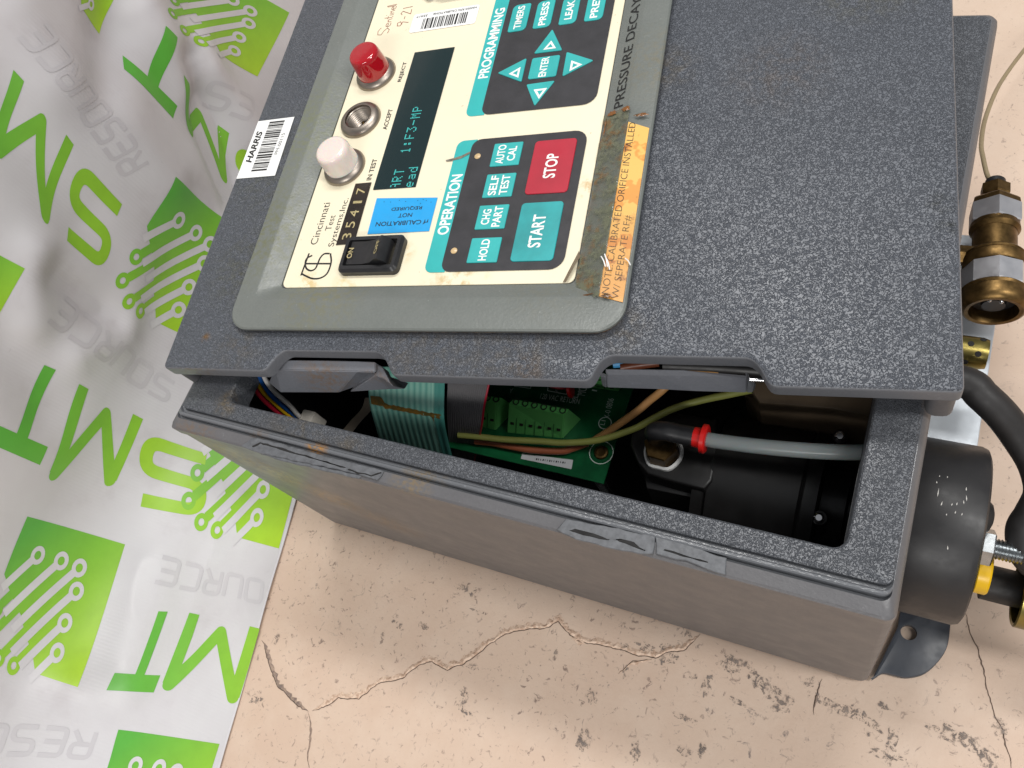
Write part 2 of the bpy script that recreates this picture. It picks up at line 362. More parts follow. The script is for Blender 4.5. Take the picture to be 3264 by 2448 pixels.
def chip(px, py, a, b, ang, seed):
    rnd = random.Random(seed); c = at(px, py, 0.0003 + (seed % 100) * 0.00001); n = 34; pts = []
    for k in range(n):
        th = 2 * math.pi * k / n; r = 1.2 + .28 * math.sin(2 * th + seed) + .22 * math.sin(5 * th + seed * 2.3) + .16 * math.sin(9 * th + seed * 1.7) + .12 * rnd.random()
        x = a * r * math.cos(th); y = b * r * math.sin(th)
        pts.append(c + Vector((x * math.cos(ang) - y * math.sin(ang), x * math.sin(ang) + y * math.cos(ang), 0)))
    mesh('paint_chip', pts, [tuple(range(n))], M_CHIP, floor)
for i, (x, y, a, b, g) in enumerate([(685,505,.0026,.0042,.2),(500,375,.0040,.0030,.2),(1330,620,.0105,.0024,-.15),(1440,660,.0070,.0022,-.3),(925,480,.0032,.0042,.4),(985,525,.0070,.0026,-.4),
        (1575,800,.0024,.0062,.2),(1550,840,.0060,.0022,.0),(1880,760,.0080,.0028,-.2),(1960,785,.0090,.0024,-.3),(2030,870,.0034,.0040,.0),(845,590,.0060,.0009,-.1),(780,410,.0034,.0024,-.2),(840,393,.0060,.0016,-.25),
        (822,430,.0020,.0016,0),(575,660,.0044,.0016,0),(340,820,.0020,.0050,.1),(295,445,.0016,.0028,0),(285,325,.0030,.0018,-.3),(385,318,.0044,.0018,-.2),(490,322,.0028,.0020,.1),(595,260,.0016,.0020,0),
        (1535,605,.0018,.0014,0),(1290,704,.0010,.0010,0),(575,825,.0040,.0014,0),(660,820,.0020,.0024,.3),(1190,490,.0026,.0022,0),(90,770,.0026,.0054,.2),(130,560,.0024,.0040,.3),(1480,745,.0028,.0010,.3),(2095,705,.0030,.0030,0),(1050,590,.0050,.0040,0),(620,465,.0016,.0012,0)]):
    px, py = Z4(x, y); chip(px, py, a, b, g, 100 + i)
for i, (x, y, a, b, g) in enumerate([(1430,45,.0050,.0016,-.1),(1490,70,.0018,.0026,0),(1530,185,.0050,.0007,0),(1195,270,.0026,.0022,0),(1040,260,.0042,.0018,0),(955,340,.0012,.0036,.2),(1440,655,.0030,.0018,-.4),(1430,720,.0020,.0030,0),(1450,775,.0030,.0012,-.2),(215,700,.0032,.0022,.5),(1975,435,.0009,.0030,0),(1335,125,.0008,.0010,0),(600,170,.0020,.0008,.5),(330,345,.0022,.0030,0),(1490,510,.0032,.0014,0)]):
    px, py = Z3(x, y); chip(px, py, a, b, g, 200 + i)

# ------------------------------------------------------------------ vinyl banner (hangs at the left and sweeps onto the floor)
XW, RB = -0.165, 0.09; XT = XW + RB; QT = -XT; QV = QT + RB * math.pi / 2
def base_surf(q, y):
    if q <= QT: return Vector((-q, y, 0.0012)), Vector((0, 0, 1))
    th = (q - QT) / RB
    if q < QV: return Vector((XT - RB * math.sin(th), y, 0.0012 + RB * (1 - math.cos(th)))), Vector((math.sin(th), 0, math.cos(th)))
    return Vector((XW, y, 0.0012 + RB + q - QV)), Vector((1, 0, 0))
def base_hit(px, py):
    d = ray(px, py); lo = 0.05; t_ = 0.05
    def g(t):
        P = CAM_C + d * t
        if P.x > XT: return P.z - 0.0012
        if P.z < RB: return RB - math.hypot(P.x - XT, P.z - 0.0012 - RB)
        return P.x - XW
    while g(t_) > 0 and t_ < 4: t_ += 0.01
    a, b = t_ - 0.01, t_
    for _ in range(30):
        m = (a + b) / 2
        if g(m) > 0: a = m
        else: b = m
    P = CAM_C + d * a
    if P.x > XT: return -P.x, P.y
    if P.z < RB: return QT + RB * math.atan2(XT - P.x, RB + 0.0012 - P.z), P.y
    return QV + P.z - RB - 0.0012, P.y
E1 = lambda x, y: (x / 2.212, y / 2.212)
F1 = lambda x, y: (x / 2.212, 700 + y / 2.212)
G1 = lambda x, y: (x / 1.957, 1600 + y / 1.957)
K1 = lambda x, y: (x * 1.4756, y * 1.4756)
RIDGES = []
for p0, p1, A, w in [(E1(1010,60),E1(1330,560),.016,.022),(E1(1340,420),E1(1660,1380),-.014,.013),(E1(1430,380),E1(1780,900),.012,.018),(E1(860,20),E1(680,520),-.010,.020),(E1(700,560),E1(1150,1250),.010,.030),
        (E1(0,900),E1(560,1500),-.006,.022),(F1(260,250),F1(230,720),.006,.016),(F1(420,420),F1(830,720),-.007,.014),(F1(560,950),F1(900,760),.005,.014),
        (E1(120,100),E1(330,520),.008,.026),(F1(80,900),F1(300,1300),-.005,.022),(G1(930,380),G1(760,1000),-.003,.012),(G1(1210,330),G1(1000,1200),.004,.016),(G1(1440,230),G1(1500,500),-.003,.008),(G1(400,1150),G1(800,1400),.004,.018),(F1(1000,300),F1(860,900),.004,.018)]:
    RIDGES.append((Vector(base_hit(*p0)), Vector(base_hit(*p1)), A, w))
def disp(q, y):
    p = Vector((q, y)); d = 0.0
    for a, b, A, w in RIDGES:
        ab = b - a; tt = max(0, min(1, (p - a).dot(ab) / ab.length_squared)); r = (p - a - ab * tt).length / w
        if r < 3: d += A * math.exp(-r * r)
    k = max(0.0, min(1.0, (q + 0.0 - 0.05) / 0.06))
    d += k * (0.004 * math.sin(y * 31 + q * 9) + 0.003 * math.sin(q * 26 - y * 13 + 1.0))
    fl = max(0.0, min(1.0, (q - 0.02) / 0.03))
    e_ = 0.0022 * (0.5 + 0.5 * math.sin(y * 47 + 1.2) * math.sin(y * 19)) * math.exp(-max(0.0, q - 0.0356 - 0.179 * y) / 0.010)
    return (max(d, -0.008) * fl if q > QT else max(0.0, d) * fl) + e_
def surf(q, y, off=0.0):
    P, N = base_surf(q, y); d = disp(q, y)
    if d < 0 and N.z > 0.05: d = max(d, -(P.z - 0.0012) / N.z)
    return P + N * (d + off)
def hit(px, py):
    q, y = base_hit(px, py)
    for _ in range(12):
        u, v = project(surf(q, y)); ex, ey = px - u, py - v
        if abs(ex) + abs(ey) < 0.5: break
        h = 0.0008; a = project(surf(q + h, y)); b = project(surf(q, y + h))
        j11, j21, j12, j22 = (a[0] - u) / h, (a[1] - v) / h, (b[0] - u) / h, (b[1] - v) / h
        D = j11 * j22 - j12 * j21
        if abs(D) < 1e-6: break
        q += max(-.02, min(.02, (ex * j22 - ey * j12) / D)); y += max(-.02, min(.02, (ey * j11 - ex * j21) / D))
    return q, y

t = NT('white vinyl sheet'); c = s2l((206, 204, 206)); col = t.mix(t.ramp(t.noise(9, 4), 0.35, 0.75), c, s2l((192, 187, 190)))
dk = t.ramp(t.noise(150, 4, 0.65, 0.8), 0.72, 0.78); dn = t.ramp(t.noise(10, 3), 0.42, 0.62)
col = t.mix(t.math('MULTIPLY', dk, t.math('MULTIPLY', dn, 0.7)), col, s2l((128, 120, 118)))
wv = t.n('ShaderNodeTexWave'); wv.inputs['Scale'].default_value = 130; wv.bands_direction = 'Y'; t.l(t.co(), wv.inputs['Vector'])
sm = t.ramp(t.noise(18, 5, 0.7), 0.55, 0.72); col = t.mix(t.math('MULTIPLY', sm, 0.18), col, s2l((150, 140, 140)))
t.set(col, 0.42); t.bump(wv.outputs['Fac'], 0.06, 0.0004); M_VINYL = t.m
def tint_mat(name, a, b):
    t = NT(name); at_ = t.n('ShaderNodeAttribute'); at_.attribute_name = 'tint'
    d = t.ramp(t.noise(90, 4), 0.35, 0.7, 0.0, 0.10)
    t.set(t.mix(d, t.mix(at_.outputs['Fac'], s2l(a), s2l(b)), s2l((60, 90, 30))), 0.40); return t.m
M_GREEN = tint_mat('green gradient ink', (90, 172, 64), (168, 206, 46))
t = NT('white ink'); t.set(t.mix(t.ramp(t.noise(30, 4), 0.35, 0.75), s2l((206, 204, 206)), s2l((195, 190, 193))), 0.42); M_WINK = t.m
t = NT('pale grey ink'); t.set(t.mix(t.ramp(t.noise(40, 4), 0.3, 0.75), s2l((190, 187, 190)), s2l((195, 191, 194))), 0.42); M_GINK = t.m

banner = thing('vinyl_banner', 'white vinyl banner printed with green circuit logos and SMT lettering beside the grey box', 'banner', (-0.1, 0.1, 0))
NQ, NY = 360, 560; Y0, Y1, QMAX = -0.36, 0.76, 0.60
yg = np.linspace(Y0, Y1, NY + 1)[:, None] + np.zeros((1, NQ + 1)); qe = 0.0356 + 0.179 * yg
qg = qe + (QMAX - qe) * np.linspace(0, 1, NQ + 1)[None, :]
def disp_np(q, y):
    d = np.zeros_like(q)
    for a, b, A, w in RIDGES:
        ab = b - a; tt = np.clip(((q - a.x) * ab.x + (y - a.y) * ab.y) / ab.length_squared, 0, 1)
        r = np.hypot(q - a.x - ab.x * tt, y - a.y - ab.y * tt) / w
        d += np.where(r < 3, A * np.exp(-r * r), 0)
    d += np.clip((q - 0.05) / 0.06, 0, 1) * (0.004 * np.sin(y * 31 + q * 9) + 0.003 * np.sin(q * 26 - y * 13 + 1.0))
    fl = np.clip((q - 0.02) / 0.03, 0, 1)
    e_ = 0.0022 * (0.5 + 0.5 * np.sin(y * 47 + 1.2) * np.sin(y * 19)) * np.exp(-np.maximum(0, q - 0.0356 - 0.179 * y) / 0.010)
    return np.where(q > QT, np.maximum(d, -0.008) * fl, np.maximum(0, d) * fl) + e_
th = np.clip((qg - QT) / RB, 0, math.pi / 2); up = np.maximum(qg - QV, 0)
nx, nz = np.sin(th), np.cos(th)
bx_ = np.where(qg <= QT, -qg, XT - RB * np.sin(th)); bz = 0.0012 + RB * (1 - np.cos(th)) + up
dg = disp_np(qg, yg); dg = np.where((dg < 0) & (nz > 0.05), np.maximum(dg, -(bz - 0.0012) / np.maximum(nz, .05)), dg)
V = np.stack([bx_ + nx * dg, yg, bz + nz * dg], -1).reshape(-1, 3).tolist()
ii = (np.arange(NY)[:, None] * (NQ + 1) + np.arange(NQ)[None, :]).ravel()
F = np.stack([ii, ii + NQ + 1, ii + NQ + 2, ii + 1], -1).tolist()
def bchild(o):
    o.parent = banner; o.matrix_parent_inverse = Matrix.Translation(-banner.location); return o
o = mesh('sheet', V, F, M_VINYL, None, True); bchild(o)
md = o.modifiers.new('thickness', 'SOLIDIFY'); md.thickness = 0.0006; md.offset = -1

def stroke2d(path, w, closed=False, cap=True, step=0.05, across=1):
    """quads of a stroked polyline in glyph units, list of (verts, faces)"""
    P = [Vector(p) for p in path]; D = []
    n = len(P)
    for i in range(n - (0 if closed else 1)):
        a, b = P[i], P[(i + 1) % n]; k = max(1, int((b - a).length / step))
        for s in range(k): D.append(a.lerp(b, s / k))
    if not closed: D.append(P[-1])
    V = []; F = []; m = len(D)
    for i, p in enumerate(D):
        a = D[(i - 1) % m] if (closed or i > 0) else None; b = D[(i + 1) % m] if (closed or i < m - 1) else None
        d1 = (p - a).normalized() if a is not None else None; d2 = (b - p).normalized() if b is not None else None
        if d1 is None: d1 = d2
        if d2 is None: d2 = d1
        d = (d1 + d2); d = d.normalized() if d.length > 1e-4 else d1
        nn = Vector((-d.y, d.x)); c = max(0.5, nn.dot(Vector((-d1.y, d1.x))))
        V += [p + nn * (w / 2 / c) * (1 - 2 * k / across) for k in range(across + 1)]
    for i in range(m - (0 if closed else 1)):
        a = (across + 1) * i; b = (across + 1) * ((i + 1) % m); F += [(a + k, a + k + 1, b + k + 1, b + k) for k in range(across)]
    return V, F
def rounded(path, r, n=6, closed=False):
    P = [Vector(p) for p in path]; out = [] if closed else [P[0]]; N = len(P)
    rng = range(N) if closed else range(1, N - 1)
    for i in rng:
        p = P[i]; a = P[i - 1] - p; b = P[(i + 1) % N] - p; rr = min(r, a.length * .49, b.length * .49); a.normalize(); b.normalize()
        for k in range(n + 1):
            t = k / n; out.append(p + a * rr * (1 - t) ** 2 + b * rr * t ** 2)
    if not closed: out.append(P[-1])
    return out
def disc2d(c, r0, r1, n=20):
    V = []; F = []
    for k in range(n):
        a = 2 * math.pi * k / n; d = Vector((math.cos(a), math.sin(a))); V += [Vector(c) + d * r0, Vector(c) + d * r1]
    for k in range(n): a = 2 * k; b = 2 * ((k + 1) % n); F.append((a, a + 1, b + 1, b))
    return V, F
def poly2d(pts, cell=0.03):
    bm = bmesh.new(); f = bm.faces.new([bm.verts.new((p[0], p[1], 0)) for p in pts])
    for ax in (0, 1):
        k = -1.0
        while k < 2:
            nrm = (1, 0, 0) if ax == 0 else (0, 1, 0)
            bmesh.ops.bisect_plane(bm, geom=list(bm.verts) + list(bm.edges) + list(bm.faces), plane_co=(k, k, 0), plane_no=nrm)
            k += cell
    bm.verts.index_update(); V = [v.co.xy.copy() for v in bm.verts]; F = [tuple(v.index for v in f.verts) for f in bm.faces]; bm.free()
    return V, F
def merge(parts):
    V = []; F = []
    for v, f in parts:
        k = len(V); V += v; F += [tuple(i + k for i in q) for q in f]
    return V, F
def quad_map(quad):
    Q = [Vector(hit(*p)) for p in quad]          # unit (0,0) (1,0) (1,1) (0,1) in banner coordinates
    return lambda a, b: Q[0] * (1 - a) * (1 - b) + Q[1] * a * (1 - b) + Q[2] * a * b + Q[3] * (1 - a) * b
def printed(name, shape, fmap, off, mat, parent=None, tint=None):
    V, F = shape; P = []
    for i, v in enumerate(V):
        q = fmap(v.x, v.y); P.append(surf(q.x, q.y, off + 0.00012 * i / len(V)))
    o = mesh(name, P, F, mat)
    if parent: o.parent = parent
    else: bchild(o)
    # faces towards the camera
    me = o.data; me.update()
    if me.polygons and me.polygons[len(me.polygons) // 2].normal.dot(CAM_C - P[F[len(F) // 2][0]]) < 0: me.flip_normals()
    for p in me.polygons: p.use_smooth = True
    if tint:
        at_ = me.attributes.new('tint', 'FLOAT', 'POINT')
        for i, v in enumerate(V): at_.data[i].value = max(0, min(1, tint(v.x, v.y)))
    return o
def bs(p, w): return stroke2d(p, w, step=.03, across=5)
def letter_s():
    p = rounded([(1, .86), (.93, 1), (.0, 1), (.0, .52), (1, .48), (1, 0), (0, 0)][1:], .26, 8)
    return stroke2d(p, .225, step=.03, across=5)
def letter_m():
    w = .168
    return merge([bs([(0, -.04), (0.02, .96)], w), disc2d((.03, .97), .0, w / 2), bs([(.03, .97), (.5, .13)], w), disc2d((.5, .13), .0, w / 2), bs([(.5, .13), (.97, .97)], w), disc2d((.97, .97), .0, w / 2), bs([(.98, .96), (1, -.04)], w)])
def letter_t():
    return merge([bs([(0, 1), (1, 1)], .23), bs([(.5, .9), (.5, 0)], .21)])
for nm, sh, quad, t0, t1 in [
    ('M', letter_m, [G1(1585,800), G1(1208,715), G1(1035,1150), G1(1462,1235)], .55, .25),
    ('T', letter_t, [G1(1150,687), G1(860,672), G1(690,1120), G1(980,1135)], .12, .05),
    ('S', letter_s, [K1(445,992), K1(322,952), K1(297,1078), K1(428,1103)], .8, .75),
    ('M', letter_m, [K1(296,905), K1(178,842), K1(112,1028), K1(240,1043)], .5, .25),
    ('T', letter_t, [K1(164,818), K1(49,768), K1(-20,935), K1(95,985)], .1, .0),
    ('S', letter_s, [(380, 670), (262, 545), (208, 738), (322, 838)], .62, .55),
    ('M', letter_m, [(219, 455), (56, 250), (-12, 478), (147, 700)], .4, .2),
    ('T', letter_t, [(601, 185), (420, 9), (392, 198), (557, 358)], .05, .0),
    ('M', letter_m, [(712, 418), (596, 260), (604, 418), (716, 575)], .35, .2),
    ('S', letter_s, [(872, 560), (770, 480), (745, 590), (850, 660)], .7, .7)]:
    printed('printed_letter', sh(), quad_map(quad), 0.00016, M_GREEN, tint=lambda a, b, t0=t0, t1=t1: t0 + (t1 - t0) * a)
DIRG = Vector((-.65, .76)).normalized()
def logo(quad):
    fm = quad_map(quad); tint = lambda a, b: (a + b) / 2 * 1.15 - .1
    wr = [(.256, .241), (.49, .236), (.67, .249), (.706, .409), (.687, .635), (.697, .835)]
    gr = [(.05, .46), (.03, .66), (.02, .86), (.17, .97), (.33, .99), (.47, 1.0)]
    g = [poly2d([(0, 0), (1, 0), (1, 1), (.55, 1), (.47, .88), (.36, .78), (.27, .66), (.17, .58), (.08, .50), (0, .42)])]
    for x, y in gr[1:5]:
        g.append(disc2d((x, y), .026, .062)); a = Vector((x, y)) - DIRG * .055; b = a - DIRG * .40; g.append(stroke2d([a, b], .072, step=.03, across=2))
    o = printed('printed_logo', merge(g), fm, 0.00016, M_GREEN, tint=tint)
    w = []
    for i, (x, y) in enumerate(wr):
        w.append(disc2d((x, y), .032, .068)); a = Vector((x, y)) + DIRG * .06
        L = [.30, .52, .62, .60, .40, .22][i]; b = a + DIRG * L; w.append(stroke2d([a, b], .062, step=.03, across=2))
    printed('circuit_trace', merge(w), fm, 0.00034, M_WINK, parent=o)
logo([G1(170, 90), G1(780, 265), G1(485, 1155), G1(-125, 980)])
logo([G1(740, 1420), G1(1370, 1510), G1(1090, 2390), G1(440, 2300)])
logo([G1(1370, -735), G1(1960, -540), G1(1740, 290), G1(1130, 115)])
logo([(560, 563), (812, 748), (640, 1090), (350, 945)])
logo([(600, -150), (922, 40), (820, 244), (545, 70)])
logo([(-200, 700), (79, 856), (-60, 1130), (-330, 960)])
logo([(300, -330), (420, -110), (316, 108), (170, -90)])
TECH = {'R': [[(0, 0), (0, 1), (.9, 1), (.9, .5), (0, .5)], [(.5, .5), (.95, 0)]], 'E': [[(.95, 1), (0, 1), (0, 0), (.95, 0)], [(0, .5), (.85, .5)]],
        'S': [[(.95, 1), (0, 1), (0, .52), (.95, .48), (.95, 0), (0, 0)]], 'O': [[(.5, 0), (0, 0), (0, 1), (.95, 1), (.95, 0), (.5, 0)]],
        'U': [[(0, 1), (0, 0), (.95, 0), (.95, 1)]], 'C': [[(.95, 1), (0, 1), (0, 0), (.95, 0)]]}
def faint(s, quad):
    fm = quad_map(quad); n = len(s); parts = []
    for i, ch in enumerate(s):
        for path in TECH[ch]:
            P = [((i + .08 + p[0] * .78) / n, p[1]) for p in path]
            # stroke in a space where letters are square
            Q = [(x * n, y) for x, y in P]; v, f = stroke2d(rounded(Q, .2, 4), .17, step=.10, across=2)
            parts.append(([Vector((a.x / n, a.y)) for a in v], f))
    printed('printed_word', merge(parts), fm, 0.00016, M_GINK)
faint('OURCE', [G1(1650, 500), G1(985, 335), G1(935, 490), G1(1635, 630)])
faint('RESO', [G1(615, 1440), G1(-130, 1395), G1(-190, 1575), G1(560, 1600)])
faint('SOURCE', [F1(1240, 1160), F1(440, 530), F1(320, 690), F1(1180, 1290)])
faint('RESOURCE', [E1(1050, 1150), E1(300, 140), E1(110, 230), E1(880, 1250)])
faint('ES', [E1(1800, 700), E1(1450, 560), E1(1400, 720), E1(1760, 850)])

# ------------------------------------------------------------------ the lid (its own frame: u along the near edge, v away, w up)
H = 0.17947; W = 0.36; DB = 0.2957
LID_M = Matrix(((0.98876201, -0.14911073, -0.01075538, -3.78e-05),
                (0.14882824, 0.98858381, -0.02349891, 0.02453644),
                (0.01413654, 0.02163413, 0.99966601, 0.19999531), (0, 0, 0, 1)))
LID_I = LID_M.inverted()
WL, VL = 0.372, 0.312
def lidpt(px, py, w=0.0):
    c = LID_I @ CAM_C; d = LID_I.to_3x3() @ ray(px, py); t_ = (w - c.z) / d.z
    return c + d * t_
lid = thing('instrument_cover', 'grey textured instrument cover with cream keypad panel lying askew on the open box', 'cover')
lid.matrix_world = LID_M
mm = lambda *a: tuple(x / 1000 for x in a)
outline = [(0.0, 0.0), (0.0660, 0.0), (0.0700, 0.0080), (0.0735, 0.0115), (0.1275, 0.0118), (0.1325, 0.0085), (0.1385, 0.0), (0.2335, 0.0), (0.2370, 0.0095), (0.2410, 0.0122), (0.2975, 0.0120), (0.3010, 0.0090), (0.3060, 0.0), (WL, 0.0), (WL, VL), (0.0, VL)]
def soft(pts, r):
    out = []; N = len(pts)
    for i in range(N):
        p = Vector(pts[i]); a = Vector(pts[i - 1]) - p; b = Vector(pts[(i + 1) % N]) - p; rr = min(r, a.length * .45, b.length * .45); a.normalize(); b.normalize()
        for k in range(4):
            t_ = k / 3; out.append(tuple(p + a * rr * (1 - t_) ** 2 + b * rr * t_ ** 2))
    return out
LIDPL = prism('lid_plate', soft(outline, 0.0028), -0.0078, 0.0, M_LID, lid, bev=0.0017, seg=4)
LIDPL.data.materials.append(smooth_grey('smooth grey lid edge', (108, 110, 115), [((.022, 0, 0), .02, GRIME, .6)], .4))
for p in LIDPL.data.polygons: p.material_index = 1 if p.normal.z < 0.75 else 0
def lip(u0, u1, v0, v1):
    """downward lip: its foot follows the box rim it rests on"""
    n = 24; V = []; F = []
    ring = rrect(u0, v0, u1, v1, 0.0035, 4)
    zt = -0.0070
    top = [(p[0], p[1], zt) for p in ring]; bot = []
    for p in ring:
        P = LID_M @ Vector((p[0], p[1], 0)); nz = LID_M.to_3x3() @ Vector((0, 0, 1)); k = (H + 0.0006 - P.z) / nz.z
        bot.append((p[0], p[1], k))
    return rings('side_lip', [top, bot], M_SHELL, lid, (True, True), deg=30)
lip(0.0008, 0.0072, 0.0010, VL - 0.001); lip(WL - 0.0105, WL - 0.0008, 0.0010, VL - 0.001)
# grey green bezel, its shaded side band and the cream panel
VB = 0.300
def loop(u0, v0, u1, v1, r, w): return [(p[0], p[1], w) for p in rrect(u0, v0, u1, v1, r, 8)]
rings('shaded_side', [loop(.0420, .0260, .2410, VB - .004, .010, .0001), loop(.0385, .0222, .2445, VB, .012, .0001), loop(.0385, .0222, .2445, VB, .012, .0034)], M_SHADED_SIDE, lid)
rings('bezel', [loop(.0372, .0208, .2460, VB + .001, .013, .0032), loop(.0372, .0208, .2460, VB + .001, .013, .0044), loop(.0380, .0216, .2452, VB, .0125, .0051), loop(.0488, .0372, .2330, VB - .006, .007, .0053),
                loop(.0500, .0384, .2318, VB - .008, .006, .0050), loop(.0600, .0466, .2202, VB - .012, .003, .0012), loop(.0602, .0468, .2200, VB - .012, .003, .0002)], M_BEZEL, lid, deg=22)
PANEL = prism('control_panel', rrect(.0606, .0472, .2196, VB - .013, .0035, 5), 0.0003, 0.0010, M_CREAM, lid, bev=0.0002, seg=1)
def flat(name, pts, w, mat, parent=None, th=0.00018, label=None, bev=0.0):
    return prism(name, pts, w, w + th, mat, parent or lid, bev=bev, seg=1, label=label)
def lw(s, u_top, u_bot, v0, v1, w, mat, parent=None, bold=0.02, shear=0.0):
    """lettering that reads along +v with its top towards -u (mm)"""
    return word(s, mm(u_bot, v0, w), mm(0, v1 - v0, 0), mm(-(u_bot - u_top), 0, 0), mat, parent or lid, bold, shear)
P0 = 0.0011
# programming pad
R = lambda a, b, c, d, r, n=5: rrect(a / 1000, b / 1000, c / 1000, d / 1000, r if isinstance(r, tuple) else r / 1000, n)
pad1 = flat('pad_stripe', R(142.6, 150.6, 153.5, 285, (.004, .0001, .0001, .004)), P0, M_TEAL)
flat('keypad_ground', R(151.6, 150.6, 214.2, 285, (.005, .007, .007, .005)), P0 + .0002, M_DARK)
lw('PROGRAMMING', 144.2, 150.2, 176.6, 228.2, (P0 + .00023) * 1000, M_WHITE, pad1, .025)
pad2 = flat('pad_stripe', R(142.3, 54.2, 153.5, 134.4, (.004, .0001, .0001, .004)), P0, M_TEAL)
flat('keypad_ground', R(151.2, 54.3, 213.2, 134.2, (.005, .007, .007, .005)), P0 + .0002, M_DARK)
lw('OPERATION', 144.0, 150.2, 75.9, 112.5, (P0 + .00023) * 1000, M_WHITE, pad2, .025)
KW = P0 + .0004
def key(u0, u1, v0, v1, legend, mat, rad=(.0006,) * 4, size=None, tw=None):
    k = flat('key', R(u0, v0, u1, v1, rad), KW, mat, th=.0005, bev=.0002)
    w = (KW + .00056) * 1000; n = len(legend); uc = (u0 + u1) / 2; vc = (v0 + v1) / 2
    size = size or 4.0; tw = tw or (v1 - v0) * .8
    for i, s in enumerate(legend):
        c = uc + (i - (n - 1) / 2) * (size * 1.35); L = tw * min(1, len(s) / max(len(x) for x in legend) + .0)
        lw(s, c - size / 2, c + size / 2, vc - L / 2, vc + L / 2, w, M_WHITE, k, .022)
    return k
rk = (.0012, .0032, .0012, .0032)
for (u0, u1), s in zip(((155.4, 166.0), (170.1, 180.2), (184.9, 194.7), (199.2, 209.3)), ('TIMERS', 'PRESS', 'LEAK', 'PREV')):
    key(u0, u1, 207.8, 228.0, [s], M_TEALKEY, rk, 4.2, 17.2 if s != 'LEAK' else 14)
for u0, u1 in ((155.4, 166.0), (170.1, 180.2)):
    flat('key', R(u0, 232.6, u1, 252.6, rk), KW, M_TEALKEY, th=.0005, bev=.0002)
key(174.3, 189.9, 171.4, 186.0, ['ENTER'], M_TEALKEY, (.0012,) * 4, 4.2, 13.6)
def arrow(pts):
    k = flat('arrow_key', rpoly([mm(*p) for p in pts], .0012), KW, M_TEALKEY, th=.0005, bev=.0002)
    c = (sum(p[0] for p in pts) / 3, sum(p[1] for p in pts) / 3); w = KW + .00056
    # white triangle outline, apex towards -u on every key
    tri = [(-3.4, 0), (2.6, 3.3), (2.6, -3.3)]; inn = [(-1.5, 0), (1.4, 1.5), (1.4, -1.5)]
    ang = {'up': 0}.get('', 0)
    V = [mm(c[0] + a, c[1] + b, w * 1000) for a, b in tri] + [mm(c[0] + a, c[1] + b, w * 1000) for a, b in inn]
    mesh('arrow_outline', V, [(0, 1, 4, 3), (1, 2, 5, 4), (2, 0, 3, 5)], M_WHITE, k)
def arrow2(pts, tri):
    k = flat('arrow_key', rpoly([mm(*p) for p in pts], .0012), KW, M_TEALKEY, th=.0005, bev=.0002)
    c = Vector((sum(p[0] for p in tri) / 3, sum(p[1] for p in tri) / 3)); w = (KW + .00056) * 1000
    V = [mm(a, b, w) for a, b in tri] + [mm(*(c + (Vector(p) - c) * .45), w) for p in tri]
    mesh('arrow_outline', V, [(0, 1, 4, 3), (1, 2, 5, 4), (2, 0, 3, 5)], M_WHITE, k)
ZB = lambda x, y: tuple(1000 * c for c in lidpt(1400 + x / 2.765, y / 2.765, KW + .0005)[:2])
arrow2([(182.1, 205.5), (190.4, 189.2), (174.4, 189.3)], [ZB(988, 358), ZB(1030, 425), ZB(915, 440)])
arrow2([(155.6, 178.5), (170.9, 186.8), (171.0, 170.2)], [ZB(718, 590), ZB(697, 685), ZB(612, 652)])
arrow2([(209.0, 179.2), (193.1, 187.5), (193.5, 170.6)], [ZB(1165, 533), ZB(1262, 568), ZB(1147, 628)])
arrow2([(181.6, 152.6), (190.0, 168.4), (174.2, 167.9)], [ZB(952, 775), ZB(832, 790), ZB(878, 872)])
# operation pad
for v0, v1, s in ((115.5, 129.9, ['AUTO', 'CAL']), (96.4, 110.6, ['SELF', 'TEST']), (77.7, 91.7, ['CHG', 'PART']), (58.7, 72.7, ['HOLD'])):
    key(164.3, 180.0, v0, v1, s, M_TEALKEY, (.0006,) * 4, 4.4, 12.0)
key(186.6, 208.4, 96.9, 129.3, ['STOP'], M_RED, (.002,) * 4, 6.4, 14.8)
key(186.6, 207.8, 58.8, 91.8, ['START'], M_TEALWORN, (.002,) * 4, 6.4, 18.6)
for v in (123.0, 66.0):
    lathe('status_light', [(0, .0017), (.0003, .0017), (.0006, .0011)], mm(156.1, v, (P0 + .0004) * 1000), (0, 0, 1), M_DOT, lid, 16)
# display
disp_o = flat('display_window', R(98.8, 106.4, 124.3, 202.9, .3), P0, M_GLASS, th=.0003)
DOT = {'A': '01110 10001 10001 11111 10001 10001 10001', 'R': '11110 10001 10001 11110 10100 10010 10001', 'T': '11111 00100 00100 00100 00100 00100 00100', '1': '00100 01100 00100 00100 00100 00100 01110',
       ':': '00000 01100 01100 00000 01100 01100 00000', 'F': '11111 10000 10000 11110 10000 10000 10000', '3': '11111 00010 00100 00010 00001 10001 01110', '-': '00000 00000 00000 11111 00000 00000 00000',
       'M': '10001 11011 10101 10101 10001 10001 10001', 'P': '11110 10001 10001 11110 10000 10000 10000', 'e': '00000 00000 01110 10001 11111 10000 01110', 'a': '00000 00000 01110 00001 01111 10001 01111', 'd': '00001 00001 01101 10011 10001 10001 01111'}
def dots(s, u0, u1, v0, pitch):
    V = []; F = []; w = P0 + .0004; ph = (u1 - u0) / 7 / 1000; pw = 3.4 / 5 / 1000
    for i, ch in enumerate(s):
        if ch == ' ': continue
        for r, row in enumerate(DOT[ch].split()):
            for c_, b in enumerate(row):
                if b == '1':
                    u = u0 / 1000 + r * ph; v = (v0 + i * pitch) / 1000 + c_ * pw
                    if v < 0.1066: continue
                    k = len(V); V += [(u, v, w), (u + ph * .8, v, w), (u + ph * .8, v + pw * .8, w), (u, v + pw * .8, w)]; F.append((k, k + 1, k + 2, k + 3))
    mesh('display_text', V, F, M_VFD, disp_o)
